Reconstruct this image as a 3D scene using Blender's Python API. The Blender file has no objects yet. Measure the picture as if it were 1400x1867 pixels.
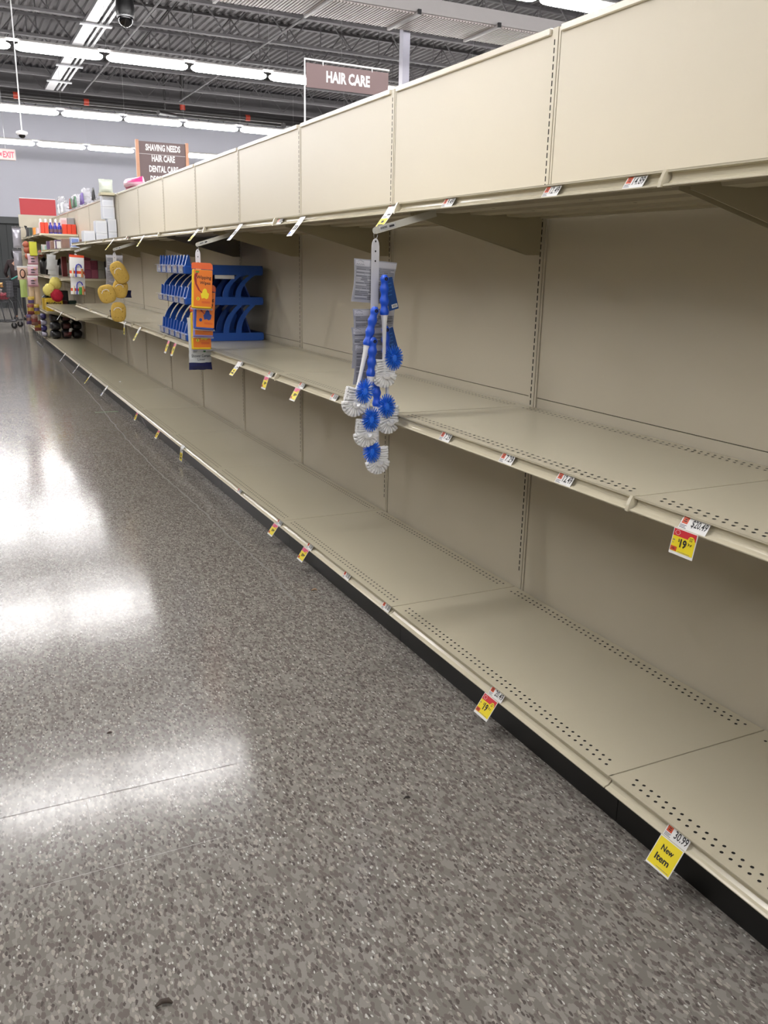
import bpy, math, random
from mathutils import Vector, Matrix
random.seed(7)
PI = math.pi
sc = bpy.context.scene
col = sc.collection

# ------------------------------------------------------------------ camera
CF, YAW, PITCH, ROLL, CAMZ = 1570.32, 0.4606, -0.2761, 0.0218, 1.36
_cy, _sy, _cp, _sp = math.cos(YAW), math.sin(YAW), math.cos(PITCH), math.sin(PITCH)
FWD = Vector((_sy*_cp, _cy*_cp, _sp)); _R0 = Vector((_cy, -_sy, 0)); _U0 = _R0.cross(FWD)
_cr, _sr = math.cos(ROLL), math.sin(ROLL)
RGT = _cr*_R0 + _sr*_U0; UPV = -_sr*_R0 + _cr*_U0
cam_data = bpy.data.cameras.new('camera'); cam = bpy.data.objects.new('camera', cam_data); col.objects.link(cam)
cam_data.sensor_fit = 'HORIZONTAL'; cam_data.sensor_width = 36; cam_data.lens = 36*CF/1400
cam_data.clip_start = 0.05; cam_data.clip_end = 200
M = Matrix.Identity(4)
for i in range(3):
    M[i][0], M[i][1], M[i][2] = RGT[i], UPV[i], -FWD[i]
M[2][3] = CAMZ
cam.matrix_world = M
sc.camera = cam
# ------------------------------------------------------------------ light / exposure
sc.view_settings.view_transform = 'Standard'; sc.view_settings.look = 'None'
sc.view_settings.exposure = 2.32; sc.view_settings.gamma = 1; sc.view_settings.use_curve_mapping = False
LAMP = 13.0            # emission of the fluorescent diffusers
w = bpy.data.worlds.new('world'); sc.world = w; w.use_nodes = True
w.node_tree.nodes['Background'].inputs[0].default_value = (0.5, 0.5, 0.55, 1)
w.node_tree.nodes['Background'].inputs[1].default_value = 0.05
sc.cycles.max_bounces = 8; sc.cycles.diffuse_bounces = 5; sc.cycles.glossy_bounces = 4
sc.cycles.transparent_max_bounces = 12; sc.cycles.sample_clamp_indirect = 6
sc.cycles.use_denoising = True; sc.cycles.caustics_reflective = False; sc.cycles.caustics_refractive = False

# pixel of the photograph -> point on a plane of the shop
def _ray(u, v): return (RGT*(u-700) + UPV*(933.5-v))/CF + FWD
def onx(u, v, x):
    d = _ray(u, v); q = d*(x/d.x); return Vector((x, q.y, q.z+CAMZ))
def ony(u, v, y):
    d = _ray(u, v); q = d*(y/d.y); return Vector((q.x, y, q.z+CAMZ))

# ------------------------------------------------------------------ helpers
def lin(c):
    return tuple(((x/255)/12.92 if x/255 <= .04045 else (((x/255)+.055)/1.055)**2.4) for x in c)
MATS = {}
def mat(name, rgb, rough=.5, metal=0, var=.05, scale=6, bump=0, emit=0, alpha=1, spec=.5, trans=0, sheen=0):
    if name in MATS: return MATS[name]
    m = bpy.data.materials.new(name); m.use_nodes = True; nt = m.node_tree; b = nt.nodes['Principled BSDF']
    c = tuple(x*.74 for x in lin(rgb))
    tc = nt.nodes.new('ShaderNodeTexCoord'); nz = nt.nodes.new('ShaderNodeTexNoise')
    nz.inputs['Scale'].default_value = scale; nz.inputs['Detail'].default_value = 4
    nt.links.new(tc.outputs['Object'], nz.inputs['Vector'])
    mx = nt.nodes.new('ShaderNodeMix'); mx.data_type = 'RGBA'
    mx.inputs[6].default_value = tuple(x*(1-var) for x in c)+(1,); mx.inputs[7].default_value = tuple(min(1, x*(1+var)) for x in c)+(1,)
    nt.links.new(nz.outputs['Fac'], mx.inputs[0]); nt.links.new(mx.outputs[2], b.inputs['Base Color'])
    b.inputs['Roughness'].default_value = rough; b.inputs['Metallic'].default_value = metal
    b.inputs['Specular IOR Level'].default_value = spec
    if alpha < 1: b.inputs['Alpha'].default_value = alpha
    if trans: b.inputs['Transmission Weight'].default_value = trans
    if bump:
        bp = nt.nodes.new('ShaderNodeBump'); bp.inputs['Strength'].default_value = bump; bp.inputs['Distance'].default_value = .01
        nt.links.new(nz.outputs['Fac'], bp.inputs['Height']); nt.links.new(bp.outputs[0], b.inputs['Normal'])
    if emit:
        b.inputs['Emission Color'].default_value = c+(1,); b.inputs['Emission Strength'].default_value = emit
    MATS[name] = m; return m

_tcache = {}
def text_geo(s, bold=.0):
    if (s, bold) in _tcache: return _tcache[(s, bold)]
    cu = bpy.data.curves.new('t', 'FONT'); cu.body = s; cu.size = 1; cu.offset = bold; cu.resolution_u = 2; cu.fill_mode = 'FRONT'
    o = bpy.data.objects.new('t', cu); col.objects.link(o)
    dg = bpy.context.evaluated_depsgraph_get(); me = bpy.data.meshes.new_from_object(o.evaluated_get(dg))
    vs = [(v.co.x, v.co.y) for v in me.vertices]; fs = [tuple(p.vertices) for p in me.polygons]
    bpy.data.objects.remove(o); bpy.data.curves.remove(cu); bpy.data.meshes.remove(me)
    x0 = min(v[0] for v in vs); x1 = max(v[0] for v in vs); y0 = min(v[1] for v in vs); y1 = max(v[1] for v in vs)
    vs = [((x-x0)/(x1-x0), (y-y0)/(y1-y0)) for x, y in vs]
    _tcache[(s, bold)] = (vs, fs); return vs, fs

class MB:
    def __init__(s): s.v = []; s.f = []; s.m = []; s.sm = []
    def add(s, vs, fs, mi=0, smooth=False):
        n = len(s.v); s.v += [tuple(v) for v in vs]
        for f in fs: s.f.append(tuple(i+n for i in f)); s.m.append(mi); s.sm.append(smooth)
        return s
    def box(s, a, b, mi=0):
        x0, y0, z0 = [min(a[i], b[i]) for i in range(3)]; x1, y1, z1 = [max(a[i], b[i]) for i in range(3)]
        return s.add([(x0,y0,z0),(x1,y0,z0),(x1,y1,z0),(x0,y1,z0),(x0,y0,z1),(x1,y0,z1),(x1,y1,z1),(x0,y1,z1)],
              [(0,3,2,1),(4,5,6,7),(0,1,5,4),(1,2,6,5),(2,3,7,6),(3,0,4,7)], mi)
    def bbox(s, a, b, bv, mi=0):      # bevelled box
        c = [(a[i]+b[i])/2 for i in range(3)]; h = [abs(b[i]-a[i])/2 for i in range(3)]; bv = min(bv, min(h)*.9)
        vs = []; idx = {}
        for sx in (-1,1):
            for sy in (-1,1):
                for sz in (-1,1):
                    for ax in range(3):
                        p = [sx*(h[0]-bv), sy*(h[1]-bv), sz*(h[2]-bv)]; p[ax] = (sx,sy,sz)[ax]*h[ax]
                        idx[(sx,sy,sz,ax)] = len(vs); vs.append((c[0]+p[0], c[1]+p[1], c[2]+p[2]))
        fs = []
        for ax in range(3):
            for sg in (-1,1):
                o = [i for i in range(3) if i != ax]; q = []
                for (p1, p2) in ((-1,-1),(1,-1),(1,1),(-1,1)):
                    k = [0,0,0]; k[ax] = sg; k[o[0]] = p1; k[o[1]] = p2; q.append(idx[tuple(k)+(ax,)])
                fs.append(tuple(q))
        for ax in range(3):
            o = [i for i in range(3) if i != ax]
            for p1 in (-1,1):
                for p2 in (-1,1):
                    k = [0,0,0]; k[o[0]] = p1; k[o[1]] = p2; k2 = list(k); k[ax] = -1; k2[ax] = 1
                    fs.append((idx[tuple(k)+(o[0],)], idx[tuple(k2)+(o[0],)], idx[tuple(k2)+(o[1],)], idx[tuple(k)+(o[1],)]))
        for sx in (-1,1):
            for sy in (-1,1):
                for sz in (-1,1): fs.append(tuple(idx[(sx,sy,sz,ax)] for ax in range(3)))
        return s.add(vs, fs, mi)
    def quad(s, a, b, c, d, mi=0): return s.add([a, b, c, d], [(0,1,2,3)], mi)
    def tube(s, pts, r, n=8, mi=0, cap=True, smooth=True):
        pts = [Vector(p) for p in pts]; rs = r if isinstance(r, (list, tuple)) else [r]*len(pts)
        vs = []; fs = []
        t = (pts[1]-pts[0]).normalized(); up = Vector((0,0,1)) if abs(t.z) < .9 else Vector((1,0,0))
        nx = t.cross(up).normalized()
        for i, p in enumerate(pts):
            t = ((pts[min(i+1, len(pts)-1)]-pts[max(i-1, 0)])).normalized()
            nx = (nx - t*nx.dot(t)).normalized(); ny = t.cross(nx)
            for k in range(n):
                a = 2*PI*k/n; vs.append(p+(nx*math.cos(a)+ny*math.sin(a))*rs[i])
        for i in range(len(pts)-1):
            for k in range(n):
                fs.append((i*n+k, i*n+(k+1)%n, (i+1)*n+(k+1)%n, (i+1)*n+k))
        s.add(vs, fs, mi, smooth)
        if cap:
            s.add(vs[:n], [tuple(range(n))[::-1]], mi); s.add(vs[-n:], [tuple(range(n))], mi)
        return s
    def lathe(s, prof, c=(0,0,0), n=16, mi=0, axis='z', sx=1, sy=1, smooth=True):
        vs = []; fs = []
        for (r, h) in prof:
            for k in range(n):
                a = 2*PI*k/n; x, y = r*math.cos(a)*sx, r*math.sin(a)*sy
                p = (x, y, h) if axis == 'z' else ((h, x, y) if axis == 'x' else (x, h, y))
                vs.append((c[0]+p[0], c[1]+p[1], c[2]+p[2]))
        for i in range(len(prof)-1):
            for k in range(n): fs.append((i*n+k, i*n+(k+1)%n, (i+1)*n+(k+1)%n, (i+1)*n+k))
        s.add(vs, fs, mi, smooth)
        s.add(vs[:n], [tuple(range(n))[::-1]], mi); s.add(vs[-n:], [tuple(range(n))], mi)
        return s
    def prism(s, poly, o, xd, yd, nd, mi=0, smooth=False):   # 2D polygon in (xd, yd), extruded along nd
        o, xd, yd, nd = Vector(o), Vector(xd), Vector(yd), Vector(nd); n = len(poly)
        a = [o+xd*p[0]+yd*p[1] for p in poly]; b = [p+nd for p in a]
        s.add(a+b, [(i, (i+1) % n, n+(i+1) % n, n+i) for i in range(n)], mi, smooth)
        s.add(a, [tuple(range(n))[::-1]], mi); s.add(b, [tuple(range(n))], mi)
        return s
    def text(s, string, o, xd, yd, wd, ht, mi=0, bold=0.0):
        vs, fs = text_geo(string, bold); o, xd, yd = Vector(o), Vector(xd).normalized(), Vector(yd).normalized()
        return s.add([o+xd*(x*wd)+yd*(y*ht) for x, y in vs], fs, mi)
    def pouch(s, c, wd, ht, th, xd=(0,-1,0), yd=(0,0,1), mi=0, nx=8, ny=10, crimp=.06, wob=.0, band=None, seed=0):
        rnd = random.Random(seed); c, xd, yd = Vector(c), Vector(xd).normalized(), Vector(yd).normalized(); nd = xd.cross(yd)
        fr = []; bk = []
        for j in range(ny+1):
            for i in range(nx+1):
                a, b = i/nx, j/ny
                e = max(0, min(1, min(b, 1-b)/crimp-0.2))
                t = (math.sin(PI*a)**.5)*(math.sin(PI*b)**.45)*e*th/2
                wx = wd*(1-.07*math.sin(PI*b)*e)
                p = c+xd*((a-.5)*wx+rnd.uniform(-wob, wob))+yd*((b-.5)*ht+rnd.uniform(-wob, wob))
                q = rnd.uniform(-wob, wob)
                fr.append(p+nd*(t+.0008+q*e)); bk.append(p-nd*(t+.0008-q*e))
        n = (nx+1)
        for j in range(ny):
            m_ = mi
            if band:
                for (b0, b1, mm) in band:
                    if b0 <= (j+.5)/ny < b1: m_ = mm
            fs = [(j*n+i, j*n+i+1, (j+1)*n+i+1, (j+1)*n+i) for i in range(nx)]
            s.add(fr, fs, m_, True) if False else None
            base = len(s.v)
            rowf = fr[j*n:(j+2)*n]; rowb = bk[j*n:(j+2)*n]
            s.add(rowf, [(i, i+1, n+i+1, n+i) for i in range(nx)], m_, True)
            s.add(rowb, [(i, n+i, n+i+1, i+1) for i in range(nx)], m_, True)
        for j in range(ny):
            for i in (0, nx):
                s.add([fr[j*n+i], fr[(j+1)*n+i], bk[(j+1)*n+i], bk[j*n+i]], [(0,1,2,3)], mi)
        for j in (0, ny):
            for i in range(nx): s.add([fr[j*n+i], fr[j*n+i+1], bk[j*n+i+1], bk[j*n+i]], [(0,1,2,3)], mi)
        return s
    def blob(s, c, r, mi=0, n=12, m=8, wob=0, seed=0, pw=1):
        rnd = random.Random(seed); c = Vector(c); rr = r if isinstance(r, (list, tuple)) else (r, r, r)
        vs = []; fs = []
        for j in range(m+1):
            th = PI*j/m
            for i in range(n):
                a = 2*PI*i/n
                q = [math.sin(th)*math.cos(a), math.sin(th)*math.sin(a), math.cos(th)]
                q = [math.copysign(abs(t)**pw, t) for t in q]
                k = 1+rnd.uniform(-wob, wob) if 0 < j < m else 1
                vs.append((c.x+rr[0]*q[0]*k, c.y+rr[1]*q[1]*k, c.z+rr[2]*q[2]*k))
        for j in range(m):
            for i in range(n): fs.append((j*n+i, (j+1)*n+i, (j+1)*n+(i+1) % n, j*n+(i+1) % n))
        return s.add(vs, fs, mi, True)
    def build(s, name, mats, parent=None, weld=False):
        me = bpy.data.meshes.new(name); me.from_pydata(s.v, [], s.f)
        for m in (mats if isinstance(mats, (list, tuple)) else [mats]): me.materials.append(m)
        me.polygons.foreach_set('material_index', s.m); me.polygons.foreach_set('use_smooth', s.sm)
        if weld:
            import bmesh
            bm = bmesh.new(); bm.from_mesh(me); bmesh.ops.remove_doubles(bm, verts=bm.verts, dist=1e-5)
            bmesh.ops.recalc_face_normals(bm, faces=bm.faces); bm.to_mesh(me); bm.free()
        me.update(); o = bpy.data.objects.new(name, me); col.objects.link(o)
        if parent: o.parent = parent
        return o
def empty(name, loc=(0,0,0), rz=0):
    o = bpy.data.objects.new(name, None); o.empty_display_size = .05; col.objects.link(o); o.location = loc; o.rotation_euler[2] = rz; return o
def tag(o, label, cat, group=None, kind=None):
    o['label'] = label; o['category'] = cat
    if group: o['group'] = group
    if kind: o['kind'] = kind
    return o
def struct(o): o['kind'] = 'structure'; return o
def kids(o): return [c for c in bpy.data.objects if c.parent == o]
def copy_tree(o, parent=None):
    c = o.copy(); col.objects.link(c)
    if parent: c.parent = parent
    for ch in kids(o): copy_tree(ch, c)
    return c
ORD = ['first','second','third','fourth','fifth','sixth','seventh','eighth','ninth','tenth','eleventh','twelfth','thirteenth','fourteenth','fifteenth','sixteenth','seventeenth','eighteenth','nineteenth','twentieth']

# ------------------------------------------------------------------ materials
CREAM = mat('cream_enamel', (216,208,184), .2, var=.02, scale=3)
CREAM_P = mat('cream_panel', (218,210,190), .42, var=.025, scale=2)
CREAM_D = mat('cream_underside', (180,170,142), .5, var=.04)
RAILM = mat('top_rail_enamel', (222,214,198), .22, var=.03)
SLOT = mat('dark_slot', (14,13,10), .8, var=.1)
GAP = mat('dark_seam', (70,64,48), .7, var=.1)
HOLE = mat('hole_dark', (12,10,8), .8, var=.1)
KICK = mat('black_kick_plate', (12,12,11), .42, var=.15, scale=12)
WHITE = mat('white_plastic', (252,253,255), .35, var=.02)
PAPER = mat('white_paper', (240,240,238), .6, var=.02)
INK = mat('black_ink', (18,18,20), .6, var=.1)
INKG = mat('grey_ink', (110,110,118), .6, var=.1)
ORANGE = mat('orange_print', (214,82,38), .5, var=.05)
YEL = mat('yellow_print', (248,226,30), .5, var=.02)
RED = mat('red_print', (214,40,52), .5, var=.04)
PINK = mat('pink_print', (224,70,120), .5, var=.04)
BLUE = mat('blue_plastic', (22,92,205), .32, var=.06)
RBLUE = mat('rack_blue_plastic', (30,86,178), .36, var=.06, scale=9)
CLEAR = mat('clear_plastic', (225,228,240), .12, var=.01, alpha=.42)
STEEL = mat('galvanised_steel', (175,176,178), .35, metal=.7, var=.12, scale=10)
JOIST = mat('joist_grey_paint', (86,84,86), .6, var=.12, scale=3)

def floor_material():
    m = bpy.data.materials.new('terrazzo_vinyl_tile'); m.use_nodes = True; nt = m.node_tree; b = nt.nodes['Principled BSDF']; L = nt.links.new
    def N(t, **k):
        n = nt.nodes.new(t)
        for a, v in k.items(): setattr(n, a, v)
        return n
    tc = N('ShaderNodeTexCoord')
    warp = N('ShaderNodeTexNoise'); warp.inputs['Scale'].default_value = 60; L(tc.outputs['Object'], warp.inputs['Vector'])
    vm = N('ShaderNodeVectorMath', operation='MULTIPLY_ADD'); L(warp.outputs['Color'], vm.inputs[0]); vm.inputs[1].default_value = (.009,.009,0); L(tc.outputs['Object'], vm.inputs[2])
    def chips(scale, sy, seed, lo, hi, elo, rot):
        mp = N('ShaderNodeMapping'); mp.inputs['Scale'].default_value = (1, sy, 1); mp.inputs['Location'].default_value = (seed, seed*2.3, 0); mp.inputs['Rotation'].default_value = (0,0,rot)
        L(vm.outputs[0], mp.inputs['Vector'])
        v = N('ShaderNodeTexVoronoi', feature='F1'); v.inputs['Scale'].default_value = scale; v.inputs['Randomness'].default_value = 1; L(mp.outputs[0], v.inputs['Vector'])
        sep = N('ShaderNodeSeparateColor'); L(v.outputs['Color'], sep.inputs[0])
        gt = N('ShaderNodeMath', operation='GREATER_THAN'); L(sep.outputs[0], gt.inputs[0]); gt.inputs[1].default_value = lo
        ds = N('ShaderNodeMath', operation='LESS_THAN'); L(v.outputs['Distance'], ds.inputs[0]); ds.inputs[1].default_value = elo
        mu = N('ShaderNodeMath', operation='MULTIPLY'); L(gt.outputs[0], mu.inputs[0]); L(ds.outputs[0], mu.inputs[1])
        return mu.outputs[0], sep.outputs[1]
    base = N('ShaderNodeTexNoise'); base.inputs['Scale'].default_value = 1.3; base.inputs['Detail'].default_value = 5; L(tc.outputs['Object'], base.inputs['Vector'])
    cur = N('ShaderNodeMix', data_type='RGBA'); cur.inputs[6].default_value = lin((109,105,99))+(1,); cur.inputs[7].default_value = lin((121,117,111))+(1,); L(base.outputs['Fac'], cur.inputs[0])
    out = cur.outputs[2]
    for (scale, sy, seed, lo, e, c, rot) in ((100,.5,0.0,.40,.7,(130,126,120),.5),(125,.5,3.1,.60,.6,(102,96,91),.2),(150,.45,5.7,.84,.5,(148,143,135),-.2),(155,.45,9.2,.88,.5,(84,78,75),.4),(210,.45,12.4,.95,.45,(176,174,168),.1)):
        f, r = chips(scale, sy, seed, lo, 0, e, rot)
        mx = N('ShaderNodeMix', data_type='RGBA'); L(f, mx.inputs[0]); L(out, mx.inputs[6]); mx.inputs[7].default_value = lin(c)+(1,); out = mx.outputs[2]
    # tile seams, barely open, every 12 inches
    sx = N('ShaderNodeSeparateXYZ'); L(tc.outputs['Object'], sx.inputs[0])
    def line(sock, off, wd):
        a = N('ShaderNodeMath', operation='SUBTRACT'); L(sock, a.inputs[0]); a.inputs[1].default_value = off
        p = N('ShaderNodeMath', operation='PINGPONG'); L(a.outputs[0], p.inputs[0]); p.inputs[1].default_value = .1524
        q = N('ShaderNodeMath', operation='LESS_THAN'); L(p.outputs[0], q.inputs[0]); q.inputs[1].default_value = wd
        return q.outputs[0]
    sn = N('ShaderNodeTexNoise'); sn.inputs['Scale'].default_value = 1.1; L(tc.outputs['Object'], sn.inputs['Vector'])
    st = N('ShaderNodeMapRange'); st.inputs[1].default_value = .5; st.inputs[2].default_value = .62; L(sn.outputs['Fac'], st.inputs[0])
    mxl = N('ShaderNodeMath', operation='MAXIMUM'); L(line(sx.outputs[1], 2.107, .0007), mxl.inputs[0]); L(line(sx.outputs[0], .185, .0005), mxl.inputs[1])
    ml = N('ShaderNodeMath', operation='MULTIPLY'); L(mxl.outputs[0], ml.inputs[0]); L(st.outputs[0], ml.inputs[1])
    m2 = N('ShaderNodeMath', operation='MULTIPLY'); L(ml.outputs[0], m2.inputs[0]); m2.inputs[1].default_value = .55
    mx = N('ShaderNodeMix', data_type='RGBA'); L(m2.outputs[0], mx.inputs[0]); L(out, mx.inputs[6]); mx.inputs[7].default_value = lin((70,64,62))+(1,); out = mx.outputs[2]
    L(out, b.inputs['Base Color'])
    rn = N('ShaderNodeTexNoise'); rn.inputs['Scale'].default_value = 2.5; rn.inputs['Detail'].default_value = 6; mp = N('ShaderNodeMapping'); mp.inputs['Scale'].default_value = (.5,4,1); L(tc.outputs['Object'], mp.inputs['Vector']); L(mp.outputs[0], rn.inputs['Vector'])
    rr = N('ShaderNodeMapRange'); rr.inputs[3].default_value = .10; rr.inputs[4].default_value = .20; L(rn.outputs['Fac'], rr.inputs[0]); L(rr.outputs[0], b.inputs['Roughness'])
    b.inputs['Specular IOR Level'].default_value = .29
    bn = N('ShaderNodeBump'); bn.inputs['Strength'].default_value = .05; bn.inputs['Distance'].default_value = .01; b2 = N('ShaderNodeTexNoise'); b2.inputs['Scale'].default_value = 9; L(tc.outputs['Object'], b2.inputs['Vector']); L(b2.outputs['Fac'], bn.inputs['Height']); L(bn.outputs[0], b.inputs['Normal'])
    return m

# ------------------------------------------------------------------ the shop shell
X0, X1, Y0, Y1, ZC = -12, 18, -9, 28, 6.05
WALLM = mat('painted_block_wall', (168,169,178), .75, var=.03, scale=1)
DECKM = mat('roof_deck_paint', (86,83,84), .6, var=.1, scale=.8)
struct(MB().box((X0,Y0,-.1),(X1,Y1,0)).build('floor', floor_material()))
struct(MB().quad((-.5,2.1058,.0003),(.66,2.1058,.0003),(.66,2.1078,.0003),(-.5,2.1078,.0003)).build('trim_2', mat('open_tile_seam', (84,76,72), .7)))
struct(MB().quad((.02,1.8032,.0003),(.47,1.8032,.0003),(.47,1.8044,.0003),(.02,1.8044,.0003)).quad((.186,1.98,.0003),(.1875,1.98,.0003),(.1875,2.105,.0003),(.186,2.105,.0003)).build('trim_3', mat('filled_tile_seam', (196,192,186), .5)))
b = MB(); b.box((X0,Y1,0),(-3,Y1+.2,6.3)); b.box((4,Y1,0),(X1,Y1+.2,6.3)); b.box((-3,Y1,2.54),(4,Y1+.2,6.3))
struct(b.build('wall_back', WALLM))
struct(MB().box((X0-.2,Y0-.2,0),(X0,Y1+.2,6.3)).build('wall_left', WALLM))
struct(MB().box((X1,Y0-.2,0),(X1+.2,Y1+.2,6.3)).build('wall_right', WALLM))
struct(MB().box((X0,Y0-.2,0),(X1,Y0,6.3)).build('wall_front', WALLM))
dr = empty('door_1', (0,0,0)); struct(dr)
DK = mat('dark_door_curtain', (40,43,44), .7, var=.12, scale=4)
b = MB()
for i in range(36): b.box((-3+i*.1945,Y1+.10,0),(-3+i*.1945+.185,Y1+.13,2.42))
b.box((-3,Y1+.13,0),(4,Y1+.18,2.54))
b.build('door_panel', DK, dr); MB().box((-3,Y1+.02,2.36),(4,Y1+.12,2.54)).build('door_header', mat('door_header_paint', (52,55,56), .6), dr)
# corrugated roof deck, ribs along the aisle
b = MB(); prof = []; x = -10.0
while x < X1+.2:
    prof += [(x, ZC), (x+.018, ZC+.04), (x+.08, ZC+.04), (x+.098, ZC)]; x += .1524
b.box((X0,Y0,ZC+.06),(X1,Y1,ZC+.14))
vs = []
for (px, pz) in prof: vs += [(px, Y0, pz), (px, Y1, pz)]
b.add(vs, [(2*i, 2*i+1, 2*i+3, 2*i+2) for i in range(len(prof)-1)])
struct(b.build('ceiling', DECKM))

# ------------------------------------------------------------------ fluorescent lamps
def lens_mat():
    m = bpy.data.materials.new('lamp_diffuser'); m.use_nodes = True; b = m.node_tree.nodes['Principled BSDF']
    b.inputs['Base Color'].default_value = (.8,.8,.8,1); b.inputs['Emission Color'].default_value = (1,.975,.965,1); b.inputs['Emission Strength'].default_value = LAMP
    nz = m.node_tree.nodes.new('ShaderNodeTexNoise'); nz.inputs['Scale'].default_value = 4
    mr = m.node_tree.nodes.new('ShaderNodeMapRange'); mr.inputs[3].default_value = LAMP*.97; mr.inputs[4].default_value = LAMP*1.03
    m.node_tree.links.new(nz.outputs['Fac'], mr.inputs[0]); m.node_tree.links.new(mr.outputs[0], b.inputs['Emission Strength'])
    return m
LENS = lens_mat(); HOUS = mat('lamp_housing_white', (205,203,200), .5)
def lamp():
    r = empty('ceiling_light')
    Ln, W, H = 1.17, .19, .085
    b = MB(); rings = []
    xs = [0, .012, .035, .075, .13]; xs = xs + [Ln-x for x in xs[::-1]]
    for x in xs:
        e = min(x, Ln-x); k = math.sqrt(max(0, 1-(1-min(e, .1)/.1)**2))*.96+.04
        rings.append([(x, -W/2*k*math.cos(PI*i/5), -.035+.053*k*(-math.sin(PI*i/5)) if i <= 5 else -.035-.035*k*math.sin(PI*i/5)) for i in range(10)])
    vs = [p for rg in rings for p in rg]
    b.add(vs, [(i*10+k, i*10+(k+1)%10, (i+1)*10+(k+1)%10, (i+1)*10+k) for i in range(len(xs)-1) for k in range(10)], 0, True)
    b.build('diffuser', LENS, r)
    MB().box((.06,-.06,.002),(Ln-.06,.06,.03)).box((-.025,-.025,.03),(Ln+.026,.025,.06)).build('housing', HOUS, r)
    MB().tube([(0,0,.07),(0,0,1.10)], .0018, 4).build('hanger_rod', STEEL, r)
    return r
LROWS = [(-7.6,0),(-2.2,0),(3.2,0),(8.62,1),(14.02,2),(19.55,3),(24.88,4)]
ROWN = {-7.6:'farthest row behind the camera', 3.2:'overhead row above the camera', -2.2:'row behind the camera', 8.62:'nearest overhead row in view', 14.02:'highest long row at left', 19.55:'middle row before grey wall', 24.88:'lowest row by back wall'}
L0 = lamp(); first = True
for (ly, ri) in LROWS:
    x0 = (1.12+.025) if ly < 15 else 2.34+.025
    rng = range(-7, 10) if ri else range(-5, 8)
    for i in rng:
        o = L0 if first else copy_tree(L0); first = False
        lx = x0+i*1.2192; o.location = (lx, ly, 4.13+.085)
        if o is not L0:
            pass
        k = i+7
        tag(o, 'white tube light, %s from left, %s' % (ORD[k] if k < 20 else 'last', ROWN[ly]), 'ceiling light', 'fluorescent lights in the '+ROWN[ly])

# ------------------------------------------------------------------ roof joists
JY = [9.45+1.785*i for i in range(-1, 11)]
def joist():
    r = empty('roof_joist'); z0, z1, xa, xb = 5.25, 6.04, -9.5, 17.9
    MB().box((xa,-.05,z0),(xb,-.01,z0+.045)).box((xa,.01,z0),(xb,.05,z0+.045)).build('bottom_chord', JOIST, r)
    MB().box((xa,-.05,z1-.045),(xb,.05,z1)).build('top_chord', JOIST, r)
    b = MB(); x = xa; up = True
    while x < xb-.6:
        b.tube([(x,0,z0+.03 if up else z1-.03),(x+.6,0,z1-.03 if up else z0+.03)], .014, 5, smooth=False)
        if up: b.tube([(x+.6,0,z0+.03),(x+.6,0,z1-.03)], .009, 4, smooth=False)
        x += .6; up = not up
    b.build('web', JOIST, r); return r
J0 = joist()
for i, jy in enumerate(JY):
    o = J0 if i == 0 else copy_tree(J0); o.location = (0, jy, 0)
    tag(o, 'open-web steel roof joist, %s from the back wall' % ORD[len(JY)-1-i], 'roof joist', 'roof joists across the store')

GY, GS = 1.4475, 1.2192            # upright number k stands at GY + GS*k
XB, XF, XM = 1.92, 1.364, 1.351
def uy(k): return GY+GS*k
K0, K1 = -2, 14  # first bay is unseen, added to block light at the near end
UP_Z = {}
# ------------------------------------------------------------------ gondola bays
def channel(y0, y1, x, z, h=.032):
    """price channel: curved strip whose lower lip stands forward"""
    b = MB(); pr = [(0,0),(.007,-.0015),(.0115,-.006),(.0125,-.012),(.0100,-h*.6),(.002,-h*.8),(-.006,-h*.86),(-.011,-h*.93),(-.011,-h),(-.006,-h),(.012,-h),(.016,-h*.4),(.016,-.0005)]
    vs = []
    for (dx, dz) in pr: vs += [(x+dx, y0, z+dz), (x+dx, y1, z+dz)]
    n = len(pr)
    b.add(vs, [(2*i, 2*i+1, 2*((i+1) % n)+1, 2*((i+1) % n)) for i in range(n)])
    b.add(vs, [tuple(2*i for i in range(n))]); b.add(vs, [tuple(2*i+1 for i in range(n))[::-1]])
    return b
def end_cap(y, x, z, h=.034):
    pr = [(-.001,.001),(-.006,-.008),(-.011,-.02),(-.014,-h),(.018,-h),(.018,.001)]
    return MB().prism(pr, (x, y-.004, z), (1,0,0), (0,0,1), (0,.009,0))
def holes(b, x, z, y0, y1, mi, off=0):
    y = y0+.045+off
    while y < y1-.04:
        b.add([(x+.0047*math.cos(a*PI/3), y+.0047*math.sin(a*PI/3), z) for a in range(6)], [tuple(range(6))], mi); y += .0254
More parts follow.
